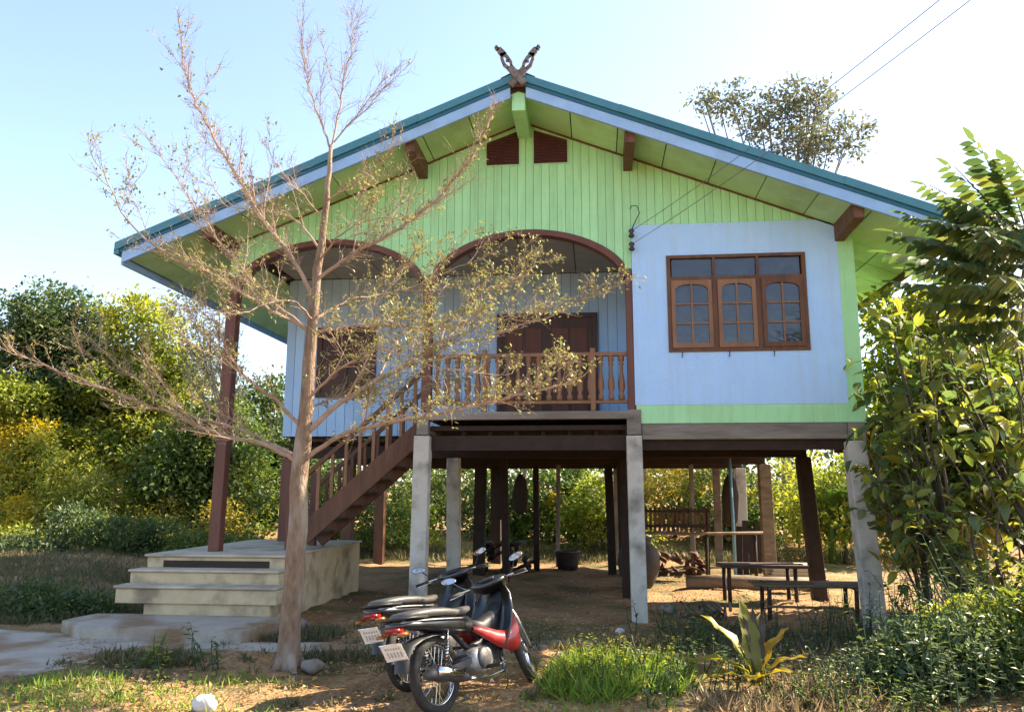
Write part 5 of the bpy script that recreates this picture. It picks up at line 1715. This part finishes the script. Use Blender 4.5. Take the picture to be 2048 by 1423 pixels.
broad_shrub('broadleaf_shrub', 'tall light green shrub behind the fronds, its top against the white sky', (6.1, -.4),
            [(4.66, -0.30, 3.90), (4.92, -0.40, 3.99), (5.15, -0.50, 3.72), (5.48, -0.50, 3.59), (5.76, -0.60, 3.56), (4.79, -0.30, 3.27), (5.15, -0.40, 3.25), (5.58, -0.50, 2.87), (5.84, -0.60, 3.20), (4.97, -0.30, 2.66), (5.48, -0.30, 2.65)], 300, .20, .06, 'leaf_broad', 104, .035, group=GR)
leafy('green_bush', 'mass of small leaves at the right edge behind the large leaved shrubs', 'bush', (6.6, .2),
      [blob((5.25, 0.20, 2.97), .55, .5), blob((5.83, 0.20, 2.71), .7, .6), blob((5.00, 0.20, 2.09), .6, .5), blob((5.62, 0.20, 1.72), .8, .6), blob((6.13, 0.20, 2.21), .7, .7), blob((4.92, 0.00, 1.36), .6, .4)], 'leaf_mid', 9000, .10, .055, 105, .05, clump=.14, group=GR)
broad_shrub('broadleaf_shrub', 'leafy shrub covering the upper part of the right front post', (4.55, -.75),
            [(4.19, -0.50, 3.61), (4.29, -0.60, 3.35), (4.11, -0.50, 2.76), (4.16, -0.60, 2.34), (4.26, -0.70, 1.93), (4.03, -0.60, 1.71), (4.46, -0.60, 2.63), (4.17, -0.70, 1.48), (4.49, -0.70, 2.04)], 260, .15, .05, 'leaf_broad', 106, .022, group=GR)
leafy('green_bush', 'brownish tangle of small leaves low behind the right front post', 'bush', (5.3, .3),
      [blob((4.67, 0.20, 1.72), .42, .4), blob((4.74, 0.20, 1.11), .5, .4), blob((5.12, 0.00, 1.01), .6, .4)], 'leaf_orange', 4200, .08, .04, 107, .04, clump=.12, group=GR)
leafy('broadleaf_tree', 'leafy tree filling the gap between the house corner and the right edge', 'tree', (6.2, 1.3),
      [blob((5.13, 1.20, 3.89), .50, .42), blob((5.74, 1.20, 3.95), .55, .42), blob((6.37, 1.20, 3.65), .65, .5), blob((5.14, 1.20, 3.11), .50, .5), blob((5.79, 1.20, 2.96), .7, .55), blob((6.48, 1.20, 2.68), .75, .6), blob((5.14, 1.20, 2.28), .55, .5), blob((5.90, 1.20, 2.00), .8, .6), blob((5.34, 1.20, 1.47), .7, .5), blob((6.29, 1.20, 1.41), .8, .5)], 'leaf_lime', 17000, .13, .075, 108, .09, clump=.16, per=40, inner=.2, group=GR)
# drooping pinnate fronds at the upper right
def frond_mesh(seed, ln, leaflet, m):
    g = random.Random(seed)
    ls_ = Leafset()
    n = 15
    pts = []
    for i in range(n + 1):
        t = i / n
        pts.append(np.array((ln * t, 0, -.10 * ln * t * t)))
    for i in range(2, n + 1):
        t = i / n
        for s in (-1, 1):
            l = leaflet * (.55 + .6 * math.sin(math.pi * min(1, t * .95))) * g.uniform(.85, 1.1)
            ls_.add(pts[i] + np.array((g.uniform(-.01, .01), 0, 0)), np.array((.45, s * g.uniform(.5, .9), -g.uniform(.55, 1.0))), np.array((.2, s * .5, .8)), l, l * .42, g.random())
    ls_.add(pts[-1], np.array((1, 0, -.3)), np.array((0, 0, 1.0)), leaflet, leaflet * .34, .5)
    o = ls_.build('frond', m, None, long=True, curl=.1)
    me_ = o.data
    bpy.data.objects.remove(o)
    return me_, pts


hub = np.array((5.23, -2.20, 4.08))
FB = np.array((hub[0] + .2, -2.2, 0))
ft = thing('pinnate_tree', 'slender tree with drooping feather shaped fronds at the upper right edge', 'tree', tuple(FB), None)
mb = MB().tube([(0, 0, -.1), tuple((hub - FB) * .5 + np.array((.06, 0, 0))), tuple(hub - FB + np.array((0, 0, .3)))], [.06, .045, .03], 8)
FR = [frond_mesh(200 + i, 1.0, .21, 'leaf_frond') for i in range(4)]
q = random.Random(9)
ends = [((5.16, -2.20, 4.09), (4.74, -2.40, 5.00)), ((5.18, -2.20, 4.03), (4.54, -2.30, 4.79)), ((5.19, -2.20, 4.09), (4.37, -2.10, 4.68)), ((5.18, -2.20, 3.83), (4.12, -2.20, 4.32)), ((5.12, -2.30, 3.70), (3.87, -2.50, 4.03)),
        ((5.16, -2.20, 3.57), (3.99, -2.00, 3.98)), ((5.16, -2.20, 3.42), (3.92, -2.30, 3.59)), ((5.03, -2.50, 3.84), (4.10, -2.90, 4.03)), ((5.03, -2.50, 3.55), (3.98, -3.00, 3.63)), ((5.05, -2.40, 3.28), (3.94, -2.80, 3.26)),
        ((5.14, -2.30, 4.16), (4.92, -2.50, 4.76)), ((5.04, -2.50, 3.94), (4.42, -2.70, 4.29)), ((5.09, -2.30, 3.20), (4.23, -2.50, 3.13)), ((4.98, -2.70, 3.69), (4.19, -3.30, 3.71)), ((4.95, -2.70, 3.40), (4.12, -3.30, 3.31)),
        ((5.39, -1.90, 4.18), (4.82, -1.50, 4.73)), ((5.36, -1.90, 3.86), (4.52, -1.50, 4.28)), ((5.32, -1.90, 3.49), (4.39, -1.50, 3.95))]
for k in range(16):
    s_ = np.array(ends[k % len(ends)][0]) + np.array((q.uniform(-.1, .2), q.uniform(-.5, .5), q.uniform(-.25, .1)))
    t_ = np.array(ends[k % len(ends)][1]) + np.array((q.uniform(-.05, .5), q.uniform(-.6, .6), q.uniform(-.35, .05)))
    ends.append((s_, t_))
for a, e in ends:
    a, e = np.array(a) - FB, np.array(e) - FB
    d = e - a
    ln = np.linalg.norm(d)
    mb.tube([tuple(hub - FB), tuple(a)], [.018, .012], 6)
    mb.tube([tuple(a), tuple(a + d * .5 + np.array((0, 0, .0 * ln))), tuple(e)], [.011, .008, .004], 5)
    M = orient(d + np.array((0, 0, .10 * ln)), (0, 0, 1)).to_4x4()
    M = M @ Matrix.Diagonal((ln, 1.0, 1.0, 1))
    M.translation = Vector(a)
    link(q.choice(FR)[0], 'frond', ft, M)
mb.build('trunk', 'bark_grey', ft, True)

# brown tangle of dry stems by the right post
dt = thing('dry_stems', 'tangle of dry brown stems below the shrubs right of the right front post', 'stems', (5.0, -.9, 0), None)
q = random.Random(13)
mb = MB()
for k in range(46):
    a = np.array((q.uniform(-.55, .9), q.uniform(-.7, .4), 0))
    e = a + np.array((q.uniform(-.5, .5), q.uniform(-.3, .3), q.uniform(.5, 1.4)))
    pts = smooth([a, a + (e - a) * .5 + rdir(q) * .12, e, e + np.array((q.uniform(-.3, .3), 0, -q.uniform(.0, .4)))], 3)
    mb.tube([tuple(p) for p in pts], [.010 * (1 - .7 * i / (len(pts) - 1)) for i in range(len(pts))], 4)
mb.build('stems', 'bark_twig', dt)['kind'] = 'stuff'


# ------------------------------------------------------------------ low plants on the ground
def herb(name, label, base, n, h, L_, W_, m, seed, spread=.25, group=None, leaves_per=9, cat='plant'):
    g = random.Random(seed)
    B = np.array((base[0], base[1], float(gz(base[0], base[1]))))
    t = thing(name, label, cat, tuple(B), group)
    mb = MB()
    ls_ = Leafset()
    for k in range(n):
        a = np.array((g.gauss(0, spread), g.gauss(0, spread), -.02))
        hh = h * g.uniform(.5, 1.1)
        e = a + np.array((g.gauss(0, .25) * hh, g.gauss(0, .25) * hh, hh))
        mid = (a + e) / 2 + rdir(g) * .04
        mb.tube([tuple(a), tuple(mid), tuple(e)], [.006, .005, .002], 4)
        for j in range(leaves_per):
            f = .2 + .8 * j / (leaves_per - 1)
            p = a * (1 - f) ** 2 + 2 * mid * f * (1 - f) + e * f * f
            az = g.uniform(0, 6.28)
            d = np.array((math.cos(az), math.sin(az), g.uniform(-.3, .6)))
            l = L_ * g.uniform(.6, 1.2) * (1.1 - .5 * f)
            ls_.add(p, d, np.array((0, 0, 1.0)) + rdir(g) * .4, l, l * W_, min(1, max(0, g.gauss(.5, .28))))
    mb.build('stem', 'leaf_weed', t)['kind'] = 'stuff'
    ls_.build('leaves', m, t, kind='stuff', curl=.3)
    return t


GW = 'weeds in the foreground'
herb('weed', 'tall thin pale green weed beside the concrete path left of the trunk', (-2.55, -3.25), 6, .42, .10, .42, 'leaf_weed', 301, .06, GW)
herb('weed', 'yellow and green bushy weed on the dark soil left of the tall weed', (-3.0, -3.2), 10, .30, .09, .5, 'leaf_lime', 302, .10, GW)
herb('weed', 'small green weed at the left end of the weeds by the path', (-2.75, -3.6), 8, .16, .07, .45, 'leaf_weed', 303, .16, GW)
herb('weed', 'low green weeds along the bottom edge left of the white stone', (-2.6, -4.0), 18, .12, .06, .45, 'leaf_mid', 304, .30, GW)
herb('weed', 'bluish green leafy weeds right of the bright grass', (1.62, -3.1), 26, .38, .09, .40, 'leaf_weed', 305, .22, GW)
herb('weed', 'green weeds in front of the bright grass at the bottom edge', (1.35, -3.75), 20, .22, .08, .42, 'leaf_weed', 306, .22, GW)
herb('weed', 'weeds growing by the foot of the middle front post', (1.75, -.9), 16, .42, .10, .40, 'leaf_weed', 307, .20, GW)
herb('weed', 'scrubby weeds between the middle post and the bird nest fern', (2.2, -1.7), 18, .40, .10, .40, 'leaf_mid', 308, .26, GW)
herb('weed_patch', 'tall thicket of green weeds at the right below the shrubs', (4.2, -2.3), 60, .75, .11, .36, 'leaf_weed', 309, .34, GW, 12)
herb('weed_patch', 'sunlit light green weeds at the right edge of the yard', (4.75, -2.4), 60, 1.0, .11, .38, 'leaf_lime', 310, .36, GW, 12)
herb('weed_patch', 'weed thicket at the bottom right corner', (3.9, -3.6), 60, .60, .10, .36, 'leaf_weed', 311, .36, GW, 11)
herb('weed_patch', 'low weeds left of the bottom right thicket', (3.1, -3.5), 44, .40, .09, .36, 'leaf_weed', 312, .30, GW, 10)
herb('weed_patch', 'soft bluish weeds in front of the bamboo bench', (3.4, -1.3), 44, .55, .09, .28, 'leaf_weed', 313, .30, GW, 12)
herb('weed_patch', 'dark weeds at the base of the right front post', (4.55, -.7), 40, .8, .11, .34, 'leaf_dark', 314, .32, GW, 12)

herb('weed_patch', 'soft bright green weeds mixed with grass right of the motorcycles', (1.0, -3.05), 70, .30, .07, .34, 'leaf_lime', 320, .24, GW, 12)
herb('weed_patch', 'bright green weeds in the grass nearest the front wheel', (.72, -3.45), 40, .20, .06, .34, 'leaf_lime', 321, .18, GW, 11)
herb('weed_patch', 'mixed green weeds around the fern', (2.35, -2.9), 50, .30, .08, .36, 'leaf_weed', 322, .38, GW, 10)
herb('weed_patch', 'leafy weeds at the bottom edge right of the fern', (2.7, -3.9), 50, .30, .08, .40, 'leaf_mid', 323, .34, GW, 10)
for i_, (x, y, lab, m_, rx, rz) in enumerate(((4.6, -3.1, 'leafy green bush in the bottom right corner', 'leaf_mid', .55, .5), (4.1, -2.7, 'bushy light green weed mass left of the corner bush', 'leaf_lime', .4, .34), (5.2, -2.3, 'sunny yellow green bush at the right edge below the shrubs', 'leaf_lime', .55, .55), (3.6, -3.2, 'low dull green bush in the right foreground', 'leaf_weed', .42, .28))):
    leafy('green_bush', lab, 'bush', (x, y), [(x, y, rz * .8, rx, rx * .8, rz), (x + rx * .5, y + .2, rz * 1.25, rx * .6, rx * .6, rz * .6), (x - rx * .6, y - .1, rz * .5, rx * .6, rx * .6, rz * .5)], m_, 4200, .075, .036, 330 + i_, .025, group='bushes in the right foreground', clump=.09, per=18, inner=.2)

herb('weed_patch', 'tall straggling weeds poking out of the bushes in the bottom right corner', (4.5, -3.0), 46, 1.15, .12, .34, 'leaf_weed', 324, .42, GW, 12)
herb('weed_patch', 'straggling yellow green weeds left of the corner bushes', (3.75, -2.8), 36, .85, .11, .36, 'leaf_mid', 325, .38, GW, 11)
# broad strap-leaved fern
nf = thing('nest_fern', 'fern with a few broad upright yellow green leaves in the right foreground', 'fern', (2.18, -3.3, 0))
for az, ln, hw, el, bd in ((1.9, .70, .085, 84, 30), (2.75, .70, .09, 70, 45), (3.2, .66, .095, 50, 80), (3.6, .55, .08, 35, 60), (.5, .58, .06, 72, 50), (1.2, .62, .065, 78, 40), (4.4, .46, .06, 45, 70), (5.6, .46, .055, 50, 70), (0.0, .5, .05, 60, 70)):
    blade(nf, (0, 0, .02), az, ln, hw, el, bd, 'leaf_nest')
for az, ln in ((1.55, .62), (.9, .60), (2.3, .55)):
    blade(nf, (.02, .02, .02), az, ln, .05, 82, 14, 'bark_dark', 'dead_leaf')


# grass: uncountable blades
def grass(name, label, m, spots, h, w, seed, lean=.5):
    """spots: (x, y, rx, ry, count)"""
    g = np.random.default_rng(seed)
    P = []
    for x, y, rx, ry, n in spots:
        a = g.random(n) * 2 * math.pi
        r_ = np.sqrt(g.random(n))
        P.append(np.stack([x + rx * r_ * np.cos(a), y + ry * r_ * np.sin(a)], -1))
    P = np.concatenate(P)
    n = len(P)
    z = gz(P[:, 0], P[:, 1]) - .01
    P = np.column_stack([P, z])
    D = unit(np.column_stack([g.normal(0, lean, n), g.normal(0, lean, n), np.ones(n)]))
    Nn = unit(g.normal(size=(n, 3)) * np.array((1, 1, .2)))
    s = g.uniform(.4, 1.2, n)
    o = leaves(name, m, P, D, Nn, h * s, w * (.6 + .4 * s), g.random(n), None, fold=.1, curl=1.5, kind='stuff')
    return tag(o, label, 'grass')


grass('grass_clump', 'bright green grass clump right of the motorcycles', 'grass_bright', [(.95, -2.95, .42, .34, 1500), (1.2, -2.75, .5, .34, 1300), (.85, -3.55, .40, .45, 1300), (1.3, -3.3, .4, .4, 800)], .20, .012, 401, .75)
grass('short_grass', 'short dull grass on the bank and yard edges', 'grass_dull', [(-7.8, 1.2, 3.0, 2.4, 7000), (-6.2, -.3, 1.3, .9, 3500), (-9, 4.5, 4.2, 3.0, 7000), (-2.3, -1.5, .5, .35, 900), (-1.2, -2.55, .9, .16, 700), (-3.2, -3.0, .5, .35, 900), (0.6, -1.6, 1.2, .3, 1200), (2.4, -1.4, .9, .8, 2200)], .15, .012, 402, .6)
grass('yard_grass', 'thin yellow green grass along the bottom of the yard', 'grass_bright', [(-2.9, -4.2, 1.0, .4, 500), (-2.1, -3.6, .4, .2, 150), (.9, -4.0, .6, .5, 350), (-2.4, -4.6, 1.2, .3, 350), (-3.4, -3.9, .5, .3, 300)], .10, .010, 403, .6)
grass('dry_grass', 'dry straw coloured grass in the right foreground', 'grass_dry', [(2.3, -3.9, .7, .4, 1100), (2.7, -3.4, .5, .4, 500), (3.0, -2.2, .8, .6, 500)], .20, .012, 404, 1.0)
q = random.Random(61)
grass('grass_tufts', 'scattered small tufts of grass over the bare dirt', 'grass_dull', [(q.uniform(-4, 3.8), q.uniform(-4.9, -.6), q.uniform(.04, .16), q.uniform(.04, .12), q.randint(12, 50)) for _ in range(90)], .10, .009, 406, .7)
grass('strip_grass', 'sunlit grass strip beyond the far side of the house', 'grass_dull', [(0, 9.0, 5, .8, 4000), (5, 9, 4, .9, 2500), (-4.5, 9, 3, .8, 2000)], .20, .02, 405, .5)

# fallen leaves
g = np.random.default_rng(77)
n = 12000
P = np.concatenate([np.column_stack([g.uniform(-4.5, 4.5, n), g.uniform(-5.2, .2, n)]), np.column_stack([g.uniform(-2.5, 4.5, 3000), g.uniform(0, 6.5, 3000)])])
n = len(P)
P = np.column_stack([P, gz(P[:, 0], P[:, 1]) + .018])
D = unit(np.column_stack([g.normal(size=(n, 2)), g.normal(0, .15, n)]))
lt = leaves('fallen_leaves', 'litter', P, D, unit(np.column_stack([g.normal(0, .35, (n, 2)), np.ones(n)])), g.uniform(.02, .07, n), g.uniform(.012, .035, n), g.random(n), None, kind='stuff')
tag(lt, 'dry brown leaves scattered over the dirt', 'leaves')
# clods and pebbles
n = 700
V = MB()
for k in range(n):
    x, y = g.uniform(-4, 4.2), g.uniform(-5, 5)
    s = g.uniform(.008, .03)
    z = float(gz(x, y)) + .01
    a = g.uniform(0, 6.28)
    V.add([(x + s * math.cos(a + i * 1.57) * g.uniform(.7, 1.2), y + s * math.sin(a + i * 1.57) * g.uniform(.7, 1.2), z) for i in range(4)] + [(x, y, z + s * .9)], [(0, 1, 4), (1, 2, 4), (2, 3, 4), (3, 0, 4)])
tag(V.build('pebbles', 'stone'), 'small clods and pebbles scattered over the dirt', 'pebbles', kind='stuff')
